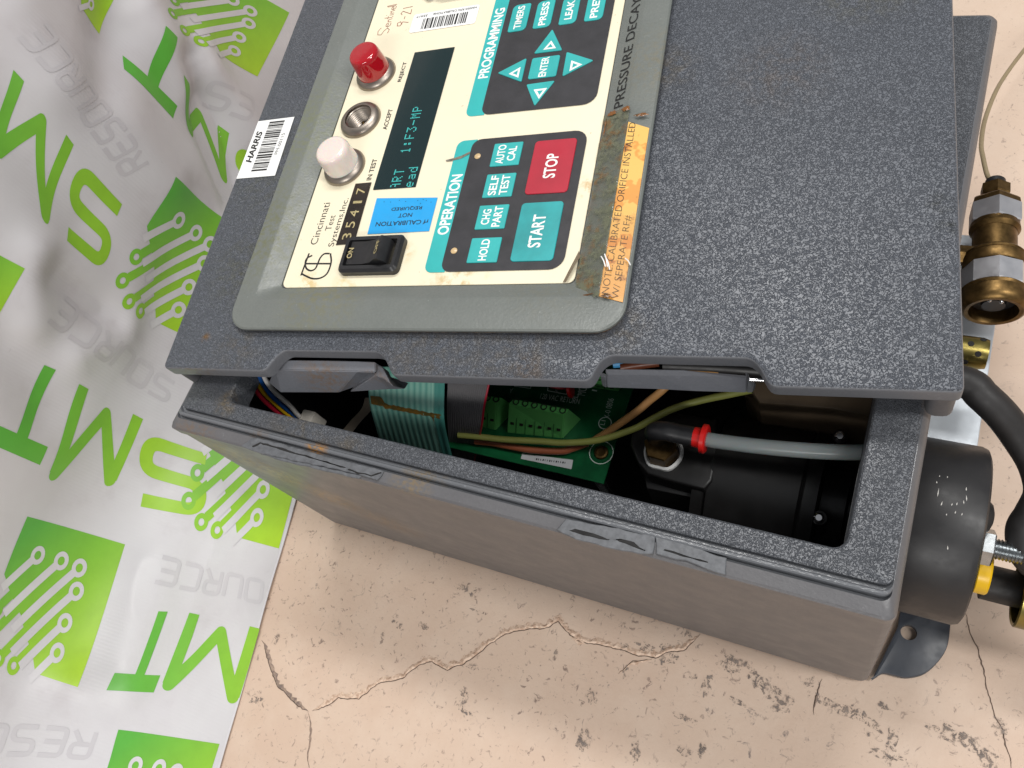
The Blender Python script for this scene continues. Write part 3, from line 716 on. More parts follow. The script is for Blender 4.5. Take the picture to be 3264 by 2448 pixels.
dots('ART  1:F3-MP', 109.0, 115.0, 105.9, 4.72); dots('ead', 117.2, 122.8, 106.6, 4.72)
# printed captions on the panel
for s, a, b, v0, v1 in (('REJECT', 92.9, 95.9, 181.9, 196.8), ('ACCEPT', 92.8, 95.6, 147.4, 162.0), ('IN TEST', 92.5, 95.5, 113.2, 127.4)):
    lw(s, a, b, v0, v1, P0 * 1000, M_BLACK)
lw('Cincinnati', 69.6, 74.0, 73.3, 100.0, P0 * 1000, M_BLACK, bold=-.005); lw('Test', 76.3, 80.0, 81.8, 91.5, P0 * 1000, M_BLACK, bold=-.005); lw('Systems,Inc.', 81.4, 86.0, 71.6, 102.2, P0 * 1000, M_BLACK, bold=-.005)
def ink(name, paths, w, mat, W_=None, parent=None):
    parts = []
    for p in paths: parts.append(stroke2d(p, w, step=.6))
    V, F = merge(parts); mesh(name, [mm(v.x, v.y, W_ + .00006 * i) for i, v in enumerate(V)], F, mat, parent or lid)
arc = lambda cx, cy, rx, ry, a0, a1, n=18: [(cx + rx * math.cos(math.radians(a0 + (a1 - a0) * k / n)), cy + ry * math.sin(math.radians(a0 + (a1 - a0) * k / n))) for k in range(n + 1)]
# CTS emblem: a C, a bar and an S entwined
ZC = lambda x, y: tuple(1000 * c for c in lidpt(800 + x / 2.765, 500 + y / 2.765, P0)[:2])
cm2 = lambda pts: [tuple(v.xy) for v in catmull([(*ZC(*p), 0) for p in pts], 5)]
ink('printed_emblem', [cm2([(440, 1045), (475, 950), (512, 850)]), cm2([(480, 941), (590, 941), (700, 941)]), cm2([(692, 852), (645, 855), (610, 890), (588, 941), (566, 985), (528, 1003), (490, 985), (478, 941), (492, 895), (540, 868)]),
    cm2([(700, 850), (706, 930), (672, 1025), (610, 1068), (540, 1072), (480, 1048), (447, 1030)])], .95, M_BLACK, P0 * 1000)
# handwriting
sent = [[(69.5, 227.5), (68.0, 225.0), (68.6, 222.0), (71.0, 221.6), (72.2, 224.6), (74.0, 226.6), (75.8, 225.0), (75.2, 222.2)], [(73.6, 227.6), (73.8, 230.2), (72.6, 230.4), (72.4, 228.4), (74.0, 227.4), (75.4, 228.6), (75.4, 230.6)],
        [(75.4, 231.4), (72.6, 231.8)], [(73.4, 231.8), (72.6, 233.2), (75.4, 234.0)], [(69.6, 235.4), (74.4, 235.0), (75.4, 236.0)], [(72.0, 234.2), (72.0, 236.6)], [(75.4, 237.2), (72.6, 237.4)], [(70.6, 237.5), (70.2, 237.6)],
        [(75.4, 238.6), (72.6, 238.8)], [(73.4, 238.9), (72.6, 240.2), (75.4, 241.0)], [(73.8, 241.8), (73.8, 244.0), (72.6, 244.0), (72.6, 242.2), (74.0, 241.6), (75.4, 242.8), (75.4, 244.2)], [(75.4, 245.8), (69.0, 245.4), (69.4, 244.6), (75.0, 244.8)]]
ink('handwritten_name', sent, .38, M_INK, P0 * 1000)
ink('handwritten_date', [[(83.6, 227.8), (82.0, 230.2), (80.2, 229.4), (80.6, 227.0), (82.6, 226.8), (83.6, 229.8), (87.8, 228.6)], [(84.0, 232.0), (84.0, 234.2)], [(81.6, 235.8), (80.4, 237.2), (81.4, 238.8), (87.4, 235.6), (87.2, 239.4)], [(80.8, 241.2), (87.2, 241.6)]], .42, M_INK, P0 * 1000)

# indicator lamps
def lamp_base(u, v, name, label, open_=False):
    e = bpy.data.objects.new(name, None); COL.objects.link(e); e.parent = lid; e.location = mm(u, v, P0 * 1000); e['label'] = label
    ri = .0083 if open_ else .0098
    lathe('mounting_ring', [(-.0008, .0124), (.0010, .0124), (.0024, .0116), (.0034, .0102), (.0036, ri), (.0006, ri - .0002)], (0, 0, 0), (0, 0, 1), M_NICKEL, e, 40, caps=(False, False))
    return e
e = lamp_base(77.0, 189.7, 'indicator_lamp', 'red domed indicator lamp above the word REJECT')
prof = [(.0004, .0099), (.0030, .0098), (.0140, .0090), (.0160, .0086), (.0168, .0079), (.0170, .0070), (.0170, .0001)]
lathe('lens', prof, (0, 0, 0), (0, 0, 1), M_REDLENS, e, 40, deg=50)
e = lamp_base(76.2, 123.0, 'indicator_lamp', 'milky white indicator lamp above the words IN TEST')
lathe('lens', [(.0004, .0100), (.0030, .0099), (.0128, .0096), (.0150, .0090), (.0158, .0080), (.0160, .0068), (.0160, .0001)], (0, 0, 0), (0, 0, 1), M_MILK, e, 40, deg=50)
e = lamp_base(76.7, 155.8, 'indicator_lamp', 'empty threaded lamp socket above the word ACCEPT', True)
pr = [(.0030, .0082)]
for i in range(9): pr += [(.0022 - i * .0012, .0083), (.0016 - i * .0012, .0077)]
pr += [(-.0095, .0075), (-.0100, .0004)]
lathe('socket_thread', pr, (0, 0, 0), (0, 0, 1), M_NICKEL, e, 36, caps=(False, False), deg=20)
lathe('socket_bottom', [(-.0092, .0076), (-.0092, .0001)], (0, 0, 0), (0, 0, 1), M_BLKPL, e, 24, caps=(False, False))
for a, m_ in ((.3, M_BRASS), (2.2, M_BRASS), (4.1, paint('red contact', (110, 46, 40), .4))):
    box('contact', .0032 * math.cos(a) - .0009, .0032 * math.cos(a) + .0009, .0032 * math.sin(a) - .0012, .0032 * math.sin(a) + .0012, -.0092, -.0040, m_, e, .0004, 1)
def cut_hole(o, u, v, r):
    bm = bmesh.new(); bmesh.ops.create_cone(bm, cap_ends=True, segments=36, radius1=r, radius2=r, depth=.1)
    bmesh.ops.translate(bm, verts=bm.verts, vec=(u, v, 0)); me = bpy.data.meshes.new('cutter'); bm.to_mesh(me); bm.free()
    c_ = bpy.data.objects.new('cutter', me); COL.objects.link(c_); c_.matrix_world = LID_M
    bpy.context.view_layer.update()
    m_ = o.modifiers.new('hole', 'BOOLEAN'); m_.operation = 'DIFFERENCE'; m_.object = c_; m_.solver = 'EXACT'
    bpy.context.view_layer.update()
    new = bpy.data.meshes.new_from_object(o.evaluated_get(bpy.context.evaluated_depsgraph_get()))
    o.modifiers.clear(); o.data = new; bpy.data.objects.remove(c_)
cut_hole(PANEL, .0767, .1558, .0082); cut_hole(LIDPL, .0767, .1558, .0086)
# rocker switch
e = bpy.data.objects.new('rocker_switch', None); COL.objects.link(e); e.parent = lid; e.location = mm(111.5, 64.2, P0 * 1000)
rings('switch_frame', [[(p[0], p[1], z) for p in rrect(-a, -b, a, b, r_, 5)] for a, b, r_, z in ((.0170, .0108, .003, -.0002), (.0170, .0108, .003, .0030), (.0158, .0096, .0025, .0046), (.0140, .0076, .001, .0046), (.0138, .0074, .001, .0010))], M_BLKPL, e, deg=30)
prof = [(-.0136, .0030), (-.0120, .0044), (-.0040, .0042), (.0020, .0054), (.0066, .0088), (.0078, .0090), (.0108, .0060), (.0112, .0020)]
V = [(u, s * .0068, w) for u, w in prof for s in (-1, 1)] + [(u, s * .0068, .0005) for u, w in prof for s in (-1, 1)]
n_ = len(prof); F = [(2 * i, 2 * i + 2, 2 * i + 3, 2 * i + 1) for i in range(n_ - 1)]
for i in range(n_ - 1):
    k = 2 * n_; F += [(2 * i, k + 2 * i, k + 2 * i + 2, 2 * i + 2), (2 * i + 1, 2 * i + 3, k + 2 * i + 3, k + 2 * i + 1)]
F += [(0, 1, 2 * n_ + 1, 2 * n_), (2 * n_ - 2, 4 * n_ - 2, 4 * n_ - 1, 2 * n_ - 1)]
rk_o = mesh('rocker', V, F, M_BLKPL, e); auto_smooth(rk_o, 50)
word('ON', (-.0098, -.0034, .0047), (0, .0062, 0), (-.0030, 0, 0), M_GOLD, e, .02)
word('OFF', (.0072, -.0036, .0093), (0, .0080, 0), (-.0028, 0, -.0018), M_GOLD, e, .02)
# labels stuck on the panel
tg = flat('number_tag', [mm(86.4, 72.2), mm(97.2, 72.8), mm(96.4, 111.4), mm(86.6, 111.2)], P0 + .0001, paint('dark embossed tape', (40, 32, 26), .3, dirt=.2), th=.0003, label='dark embossed tape with gold digits 35417')
for i, d in enumerate('35417'):
    v = 75.2 + i * 7.2
    g = word(d, mm(94.4, v + (1.2 if d == '1' else 0), 1.62), mm(0, 1.6 if d == '1' else 4.0, 0), mm(-5.4, 0, 0), M_GOLD, tg, .0, name='embossed_digit')
bl = flat('blue_label', [mm(103.6, 78.2), mm(139.2, 78.4), mm(139.0, 98.7), mm(102.8, 100.7)], P0 + .0001, M_BLUE, label='bright blue sticker reading rf CALIBRATION NOT REQUIRED')
bw = 1000 * (P0 + .0001) + .26
for s, u0, u1, v, h_ in (('rf CALIBRATION', 137.2, 107.0, 85.4, 2.7), ('NOT', 127.0, 119.0, 90.0, 2.5), ('REQUIRED', 131.6, 113.8, 94.3, 2.4)):
    word(s, mm(u0, v, bw), mm(u1 - u0, 0, 0), mm(0, -h_, 0), M_BLACK, bl, .01)
for u, v in ((112, 97.6), (117, 98.4), (121, 97.4), (128, 97.6), (131, 98), (133, 97.2), (136, 96), (130, 95.6), (108, 98)):
    lathe('ink_dot', [(0, .00025), (.0001, .0001)], mm(u, v, bw), (0, 0, 1), M_BLACK, bl, 8)
b2 = flat('barcode_label', rrect(.0905, .2193, .1332, .2340, .0016), P0 + .0001, M_LABEL, label='small white barcode sticker printed HARRIS RFG CALIBRATION')
word('HARRIS RFG CALIBRATION#', mm(131.6, 232.8, bw), mm(-28, 0, 0), mm(0, -1.8, 0), M_BLACK, b2, .01); word('35417', mm(100, 232.4, bw), mm(-7.4, 0, 0), mm(0, -1.7, 0), M_BLACK, b2, .01)
def bars(along, p0, p1, c0, c1, w, parent, seed, n=44):
    rnd = random.Random(seed); V = []; F = []; x = p0; step = (p1 - p0) / (n * 2.1)
    while x < p1:
        a = step * rnd.choice((.8, .8, 1.6, 2.4)); g = step * rnd.choice((.9, .9, 1.7))
        k = len(V)
        V += [mm(x, c0, w), mm(x + a, c0, w), mm(x + a, c1, w), mm(x, c1, w)] if along == 'u' else [mm(c0, x, w), mm(c1, x, w), mm(c1, x + a, w), mm(c0, x + a, w)]
        F.append((k, k + 1, k + 2, k + 3)); x += a + g
    mesh('barcode', V, F, M_BLACK, parent)
bars('u', 98.0, 126.2, 220.8, 229.3, bw, b2, 4, 26)
hl = flat('barcode_label', [mm(1.6, 122.0), mm(29.0, 122.1), mm(27.6, 165.0), mm(1.4, 164.6)], .0003, M_LABEL, label='white barcode sticker printed HARRIS on the bare lid edge')
lw('HARRIS', 3.6, 8.2, 133.0, 156.6, .56, M_BLACK, hl, .03, .25); bars('v', 126.4, 162.2, 10.6, 21.6, .56, hl, 9, 34); lw('PM-00115', 23.0, 25.2, 137.6, 153.0, .56, M_BLACK, hl, -.005)
# stamped strip, orange note and its tape on the bezel
o = lw('PRESSURE DECAY', 224.6, 229.6, 144.2, 217.6, 0, M_BLACK, bold=.0); me = o.data
def bez_w(u): return .0012 + (.0050 - .0012) * max(0, min(1, (u - .2202) / (.2318 - .2202))) + (.0003 if u > .2318 else 0)
for v in me.vertices: v.co.z = bez_w(v.co.x) + .0003
o.name = 'stamped_word'
nt = flat('paper_note', [mm(233.6, 37.5), mm(244.6, 34.4), mm(244.6, 128.0), mm(234.0, 133.0)], .0054, M_NOTE, label='stained orange paper strip with a typed calibrated orifice note')
for s, a, b, v0, v1 in (('NOTE: CALIBRATED ORIFICE INSTALLED', 234.6, 237.8, 38.4, 132.2), ('W/ SEPERATE RF#', 239.4, 242.8, 36.4, 79.0)):
    lw(s, a, b, v0, v1, 5.66, M_BLACK, nt, -.012, .15)
def tape(name, us, vs, mat, lift, seed=3, jag=.0012, z=None):
    rnd = random.Random(seed); V = []; F = []; nu, nv = 12, 60
    for j in range(nv + 1):
        jg = rnd.uniform(-jag, jag) if True else 0
        for i in range(nu + 1):
            u = us[0] + (us[1] - us[0]) * i / nu; v = vs[0] + (vs[1] - vs[0]) * j / nv
            if i == 0: u += jg * .5
            if j in (0, nv): v += rnd.uniform(-jag, jag)
            wr = .00018 * (math.sin(v * 900 + u * 300) + math.sin(v * 370 + 2)) + rnd.uniform(0, .00008)
            V.append((u, v, bez_w(u) + lift + wr))
    for j in range(nv):
        for i in range(nu):
            a = j * (nu + 1) + i; F.append((a, a + 1, a + nu + 2, a + nu + 1))
    return mesh(name, V, F, mat, lid, True)
tape('adhesive_tape', (.2208, .2340), (.0372, .1410), M_TAPE, .0011, 3)['label'] = 'wrinkled stained clear tape along the orange note'
t = NT('clear tape film'); t.set((.6, .36, .16), .35, Alpha=.14, Specular_IOR_Level=.25)
tape('adhesive_tape', (.2340, .2452), (.0365, .0790), t.m, .0011, 6)['label'] = 'glossy clear tape end over the note'
def smear(cu, cv, a, b, seed, n=26):
    rnd = random.Random(seed); V = []
    for k in range(n):
        th = 2 * math.pi * k / n; r_ = .6 + .6 * rnd.random(); u = (cu + a * r_ * math.cos(th)) / 1000; v = (cv + b * r_ * math.sin(th)) / 1000
        V.append((u, v, bez_w(u) + .0016))
    V.append((cu / 1000, cv / 1000, bez_w(cu / 1000) + .0019)); mesh('glue_smear', V, [(k, (k + 1) % n, n) for k in range(n)], M_GLUE, lid, True)
for i, a in enumerate(((224.6, 140.4, 2.6, 1.5), (232, 140.2, 2.4, 1.6), (240, 135.4, 4.0, 1.0), (222.0, 133, .4, 6), (226, 38.4, 5.4, .6), (237.5, 37.0, 2.6, 1.2))): smear(*a, 40 + i)
for i, (u, v, L, a) in enumerate(((233.6, 54, 6, 1.1), (234.8, 54.5, 7, 1.25), (236, 52.5, 6, 1.2), (244.6, 53.5, 4.5, .9))):
    p0 = Vector(mm(u, v, 7.2)); d_ = Vector((math.cos(a), -math.sin(a), 0)) * L / 2000
    tube('loose_thread', [p0 - d_, p0 + Vector((0.0002, .0002, .0004)), p0 + d_], .00028, M_LABEL, lid, 6, 5)
# curled corner of the membrane panel
V = [mm(219.4, 64, 1.3), mm(214.4, 47.4, 1.3), mm(219.8, 56, 3.4), mm(216.4, 46.8, 2.6), mm(221.0, 60, 2.4)]
mesh('curled_corner', V, [(0, 1, 3, 2), (0, 2, 4)], paint('panel backing', (120, 104, 84), .4), lid)
# chrome catch at the far end of the panel
kb = bpy.data.objects.new('chrome_catch', None); COL.objects.link(kb); kb.parent = lid; kb.location = mm(113, 254, 1.1)
box('catch_body', -.0110, .0130, -.0098, .012, 0, .007, M_CHROME, kb, .001); lathe('catch_screw', [(0, .0030), (.0035, .0030), (.0045, .0016)], (-.0145, -.0075, 0), (0, 0, 1), M_CHROME, kb, 20); box('catch_tongue', -.0075, .0100, -.0104, -.0060, .0070, .0090, M_CHROME, kb, .0006)
smr = paint('grey smear', (128, 122, 108), .5, dirt=.3, scale=500)
V = [mm(138, 122.4, 1.42), mm(142, 123.2, 1.42), mm(146.5, 124.4, 1.45), mm(151, 126.6, 1.62), mm(151.2, 125.2, 1.62), mm(146.8, 122.6, 1.45), mm(142, 121.6, 1.42), mm(138.6, 121.4, 1.42)]
mesh('scuff_mark', V, [tuple(range(8))], smr, lid)
# spring latches hanging in the two notches
def LW(px, py, w): return lidpt(px, py, w)
def latch(pt_top, pt_bev, pt_low, mat, label, back=.004):
    V = []; n = len(pt_top)
    for row in (pt_top, pt_bev, pt_low): V += row
    V += [p + Vector((0, back, -.002)) for p in pt_low[::-1]][::-1]; V += [p + Vector((0, .0006, -.006)) for p in pt_top]
    F = []
    rows = [list(range(r_ * n, r_ * n + n)) for r_ in (4, 0, 1, 2, 3)]
    for a, b in zip(rows[:-1], rows[1:]):
        for i in range(n - 1): F.append((a[i], a[i + 1], b[i + 1], b[i]))
    F.append(tuple(r_[0] for r_ in rows)); F.append(tuple(r_[-1] for r_ in rows[::-1]))
    o = mesh('latch', V, F, mat, lid, label=label)
    bm = bmesh.new(); bm.from_mesh(o.data); bmesh.ops.recalc_face_normals(bm, faces=bm.faces); bmesh.ops.bevel(bm, geom=[e_ for e_ in bm.edges if e_.is_manifold and e_.calc_face_angle(0) > .5], offset=.0004, segments=2, affect='EDGES'); bm.to_mesh(o.data); bm.free()
    return o
S1 = lambda x, y: (500 + x / 2.765, 1000 + y / 2.765)
S2 = lambda x, y: (1840 + x / 3.456, 1100 + y / 3.456)
row = lambda S, w, *p: [LW(*S(*q), w) for q in p]
M_LATCH = smooth_grey('grey latch plastic', (112, 114, 120), [((.09, 0, -.015), .02, RUST, .6), ((.125, 0, -.01), .015, (110, 84, 60), .6)], .45)
latch(row(S1, -.009, (1095, 408), (1500, 412), (1760, 418), (1925, 425)), row(S1, -.011, (1040, 495), (1500, 503), (1760, 509), (1925, 518)), row(S1, -.027, (985, 608), (1090, 695), (1600, 697), (1985, 560)), M_LATCH, 'broken grey snap latch in the notch by the bezel corner')
latch(row(S1, -.012, (1925, 440), (1990, 470), (2010, 520)), row(S1, -.014, (1930, 540), (1995, 570), (2080, 640)), row(S1, -.026, (1700, 690), (2050, 668), (2190, 662)), M_LATCH, 'cracked end of the snap latch')
latch(row(S2, -.009, (300, 262), (800, 266), (1160, 272), (1870, 335)), row(S2, -.012, (330, 325), (850, 333), (1300, 341), (1870, 352)), row(S2, -.0215, (330, 470), (900, 490), (1300, 512), (1862, 528)), M_LATCH, 'intact grey snap latch bar in the notch away from the bezel')
latch(row(S2, -.011, (255, 300), (280, 300), (325, 325)), row(S2, -.013, (250, 340), (285, 350), (328, 340)), row(S2, -.022, (270, 440), (300, 465), (330, 472)), M_BREAK, 'chipped end of the snap latch bar')
latch(row(S2, -.011, (1875, 345), (1930, 350), (1950, 380)), row(S2, -.013, (1872, 360), (1935, 380), (1955, 420)), row(S2, -.022, (1865, 530), (1930, 525), (1960, 480)), M_BREAK, 'worn end of the snap latch bar')
lathe('latch_pin', [(-.003, .0009), (.003, .0009)], LW(*S2(1985, 385), -.010), (1, 0, 0), M_CHROME, lid, 12)

# ------------------------------------------------------------------ the box
enc = thing('enclosure_box', 'grey moulded instrument box standing on the floor under the askew lid', 'enclosure')
def L3(x0, y0, x1, y1, r, z): return [(p[0], p[1], z) for p in rrect(x0, y0, x1, y1, r, 6)]
def L4(ins, yf, r, zf, zs):
    x0, x1, y1 = ins, W - ins, DB - ins; out = []
    for p in rrect(x0, yf, x1, y1, r, 6):
        k = max(0.0, min(1.0, (p[1] - yf) / max(r, 1e-5))) if p[1] < y1 - r else 1.0
        out.append((p[0], p[1], zf * (1 - k) + zs * k))
    return out
rings('wall', [L3(.0032, .0032, W - .0032, DB - .003, .006, .0), L3(.0028, .0028, W - .0028, DB, .006, .0016), L3(.0006, .0006, W - .0006, DB, .005, .0028), L3(0, 0, W, DB, .005, .006),
               L4(0, .0004, .0045, H - .011, H - .012), L4(.0, -.0004, .004, H - .0085, H - .0065), L4(.0004, -.0006, .004, H - .0016, H - .0036), L4(.0016, .0004, .004, H - .0006, H - .0014), L4(.0030, .0054, .004, H + .0002, H - .0004)], M_SHELL, enc, deg=30)
rings('edge_bead', [L4(.0030, .0054, .004, H + .0002, H - .0004), L4(.00302, .0058, .004, H - .0026, H - .0004), L4(.00304, .0068, .004, H - .0026, H - .0004), L4(.00306, .0072, .004, H + .0006, H - .0004), L4(.00308, .0078, .004, H + .0012, H - .0004),
                    L4(.0031, .0087, .004, H + .0012, H - .0004), L4(.00312, .0093, .004, H + .0004, H - .0004), L4(.00314, .0098, .004, H - .0024, H - .0004), L4(.00316, .0112, .004, H - .0024, H - .0004)], M_LEDGE, enc, deg=25)
rings('rim', [L4(.00316, .0112, .004, H - .0024, H - .0004), L4(.0034, .0116, .0038, H - .0002, H - .0002), L4(.0042, .0122, .0034, H + .0002, H + .0002), L3(.0310, .0198, .3402, DB - .022, .006, H + .0002),
              L3(.0318, .0206, .3394, DB - .0228, .0055, H - .0006), L3(.0326, .0212, .3386, DB - .0235, .005, H - .004), L3(.0330, .0216, .3382, DB - .024, .005, H - .014)], M_RIM, enc, deg=30)
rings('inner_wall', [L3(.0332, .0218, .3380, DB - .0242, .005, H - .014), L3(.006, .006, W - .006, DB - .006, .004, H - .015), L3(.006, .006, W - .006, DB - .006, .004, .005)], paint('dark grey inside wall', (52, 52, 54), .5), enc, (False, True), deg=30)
# broken catches left on the front edge
def jag_strip(pts, z, h, mat, name, seed, parent=None):
    rnd = random.Random(seed); P = []
    N = len(pts)
    for i in range(N):
        a = at(*pts[i], z); b = at(*pts[(i + 1) % N], z); k = max(2, int((b - a).length / .003))
        for j in range(k):
            p = a.lerp(b, j / k); P.append((p.x + rnd.uniform(-.0003, .0003), p.y + rnd.uniform(-.0003, .0003)))
    return prism(name, P, z, z + h, mat, parent or enc, bev=.0003, seg=1)
N5 = lambda x, y: (500 + x / 1.8433, 1300 + y / 1.8433)
N6 = lambda x, y: (1600 + x / 1.7015, 1550 + y / 1.7015)
M_SLIT = paint('dark slit', (30, 29, 29), .8)
a = jag_strip([N5(*p) for p in ((500, 232), (565, 180), (640, 188), (1010, 290), (1345, 375), (1300, 430), (1220, 405), (1100, 372), (830, 318), (620, 272))], H - .0004, .0012, M_BREAK, 'broken_catch', 1)
jag_strip([N5(*p) for p in ((555, 226), (605, 202), (650, 210), (1000, 316), (1110, 352), (1106, 358), (640, 222), (610, 214), (565, 234))], H + .0007, .0003, M_SLIT, 'slit', 2, a)
jag_strip([N5(*p) for p in ((1118, 366), (1180, 386), (1262, 404), (1325, 382), (1318, 378), (1260, 392), (1190, 376), (1126, 358))], H + .0007, .0003, M_SLIT, 'slit', 3, a)
jag_strip([N5(*p) for p in ((600, 262), (900, 330), (1120, 382), (1210, 402), (1190, 420), (900, 352), (700, 305), (620, 276))], H - .0012, .0012, M_BREAK, 'torn_edge', 4, a)
b_ = jag_strip([N6(*p) for p in ((300, 240), (350, 180), (600, 225), (835, 275), (820, 375), (740, 372), (560, 330), (400, 290))], H - .0004, .0011, M_BREAK, 'broken_catch', 5)
jag_strip([N6(*p) for p in ((355, 238), (400, 232), (500, 258), (585, 290), (580, 296), (480, 276), (400, 256))], H + .0006, .0003, M_SLIT, 'slit', 6, b_)
jag_strip([N6(*p) for p in ((600, 288), (640, 282), (720, 302), (780, 352), (770, 355), (700, 322), (640, 300))], H + .0006, .0003, M_SLIT, 'slit', 7, b_)
c_ = jag_strip([N6(*p) for p in ((835, 270), (1000, 318), (1220, 395), (1215, 490), (1130, 462), (1000, 408), (840, 375))], H - .0006, .0013, M_BREAK, 'broken_catch', 8)
jag_strip([N6(*p) for p in ((880, 338), (990, 372), (1120, 408), (1116, 414), (980, 386), (876, 348))], H + .0006, .0003, M_SLIT, 'slit', 9, c_)
# mounting foot
fz = .006
fp = [at(*p, fz) for p in ((2860, 2000), (2880, 1930), (2960, 1900), (3030, 1960), (3030, 1990), (3020, 2060), (2990, 2110), (2945, 2148), (2890, 2160), (2850, 2152), (2815, 2146), (2790, 2160), (2778, 2168))]
fo = prism('mounting_foot', [tuple(c_) for c_ in [Vector(q).xy for q in catmull([p.to_tuple() for p in fp], 6)]], fz - .004, fz, paint('dark grey foot', (62, 66, 74), .4, dirt=.15), enc, bev=.0008, label='dark grey rounded mounting foot with a bolt hole')
hc = at(2897, 2016, fz)
bm = bmesh.new(); bmesh.ops.create_cone(bm, cap_ends=True, segments=28, radius1=.0040, radius2=.0040, depth=.05); bmesh.ops.translate(bm, verts=bm.verts, vec=(hc.x, hc.y, 0)); me = bpy.data.meshes.new('c'); bm.to_mesh(me); bm.free()
ct = bpy.data.objects.new('c', me); COL.objects.link(ct); m_ = fo.modifiers.new('h', 'BOOLEAN'); m_.object = ct; m_.solver = 'EXACT'; bpy.context.view_layer.update()
nm = bpy.data.meshes.new_from_object(fo.evaluated_get(bpy.context.evaluated_depsgraph_get())); fo.modifiers.clear(); fo.data = nm; bpy.data.objects.remove(ct)
# black filter bowl on the right wall
fb = bpy.data.objects.new('filter_bowl', None); COL.objects.link(fb); fb.parent = enc; fb['label'] = 'black round filter bowl sticking out of the box end'
FY, FZ, FR_ = .0655, .09, .0412
lathe('bowl_body', [(.3565, FR_ - .001), (.358, FR_), (.386, FR_), (.3885, FR_ - .0010), (.3895, FR_ - .003), (.3898, .0001)], (0, FY, FZ), (1, 0, 0), M_BLKSAT, fb, 72)
p = at(3150, 1650, .100); lathe('rubber_bumper', [(0, .0082), (.0020, .0080), (.0042, .0060), (.0052, .0030), (.0054, .0001)], (.3896, p.y, .100), (1, 0, 0), M_RUBBER, fb, 24)
M_SCR = paint('bare scratch', (210, 206, 200), .5)
for i, (px, py, L) in enumerate([(2990, 1573, .0026), (3001, 1607, .0014), (3034, 1609, .0008), (3050, 1607, .0009), (3072, 1602, .0011), (3081, 1590, .0018), (3080, 1560, .0012), (3045, 1634, .0008), (3066, 1640, .0008), (2995, 1518, .0006), (3020, 1521, .0006), (3021, 1748, .0012), (2986, 1538, .0008), (3017, 1641, .0006)]):
    d = ray(px, py); oc = CAM_C - Vector((0, FY, FZ)); A_ = d.y ** 2 + d.z ** 2; B_ = oc.y * d.y + oc.z * d.z; C_ = oc.y ** 2 + oc.z ** 2 - (FR_ + .0001) ** 2; t_ = (-B_ - math.sqrt(B_ * B_ - A_ * C_)) / A_
    P = CAM_C + d * t_; N = Vector((0, P.y - FY, P.z - FZ)).normalized(); T = N.cross(Vector((1, 0, 0))); a1 = (T + Vector((.2 * math.sin(i), 0, 0))).normalized(); a2 = N.cross(a1)
    mesh('scratch', [P + a1 * L, P + a2 * .00022, P - a1 * L * .6, P - a2 * .00022], [(0, 1, 2, 3)], M_SCR, fb)
# hex nut and threaded rod
def hexp(t0, t1, r, ch=.0006): return [(t0, r - ch), (t0 + ch, r), (t1 - ch, r), (t1, r - ch)]
p = at(3140, 1742, .088)
lathe('hex_nut', hexp(.3898, .3978, .0086), (0, p.y, .088), (1, 0, 0), M_ZINC, fb, 6, deg=20, rot=.3)
pr = [(.3978, .0042)]
x = .3980
while x < .4100: pr += [(x, .0048), (x + .0007, .0041)]; x += .0014
pr += [(.4102, .0041), (.4150, .0041), (.4152, .0050), (.4200, .0050), (.4202, .0042), (.50, .0042)]
lathe('threaded_rod', pr, (0, p.y, .088), (1, 0, 0), M_ZINC, fb, 28, deg=20)
# brass stem, yellow ring and hose below the rod
p = at(3135, 1822, .070)
lathe('brass_stem', [(.3880, .0084), (.3960, .0084)], (0, p.y, .070), (1, 0, 0), M_BRASS, fb, 24)
lathe('yellow_ring', [(.3940, .0100), (.3946, .0106), (.3992, .0106), (.4000, .0100)], (0, p.y, .070), (1, 0, 0), paint('yellow plastic', (240, 190, 20), .35, dirt=.08), fb, 40, label='bright yellow plastic ring')
lathe('hose_stub', [(.399, .0086), (.430, .0086)], (0, p.y - .001, .069), (1, 0, -.03), M_RUBBER, fb, 24)
lathe('end_cup', [(.4330, .0105), (.4130, .0150), (.4124, .0160), (.4130, .0168), (.4180, .0168), (.4600, .0168)], (0, p.y - .004, .066), (1, 0, 0), M_OLIVE, fb, 40, caps=(True, False))
# bracket plate
pa = at(3117, 1417, .060); pb = at(3172, 1050, .060)
box('bracket_plate', .3600, pa.x, .085, pb.y + .060, .0575, .0600, M_STEELPL, enc, .0004, 1, label='pale zinc plated bracket plate beside the box end')
# brass muffler with drilled holes
mp_ = at(3108, 1125, .105)
ml = bpy.data.objects.new('exhaust_muffler', None); COL.objects.link(ml); ml.parent = enc; ml['label'] = 'short brass coloured muffler drilled with holes'
lathe('muffler_shell', [(.3600, .0078), (.3800, .0078), (.3826, .0070), (.3830, .0001)], (0, mp_.y, .105), (1, 0, 0), M_OLIVE, ml, 32)
for xx, aa in ((.3795, .55), (.3745, .05), (.3782, -.55), (.3735, -1.2), (.3690, .6), (.3690, -.55)):
    n_ = Vector((0, math.sin(aa), math.cos(aa))); lathe('drilled_hole', [(0, .00145), (.00012, .0013)], Vector((xx, mp_.y, .105)) + n_ * .0078, n_, M_SLIT, ml, 14)
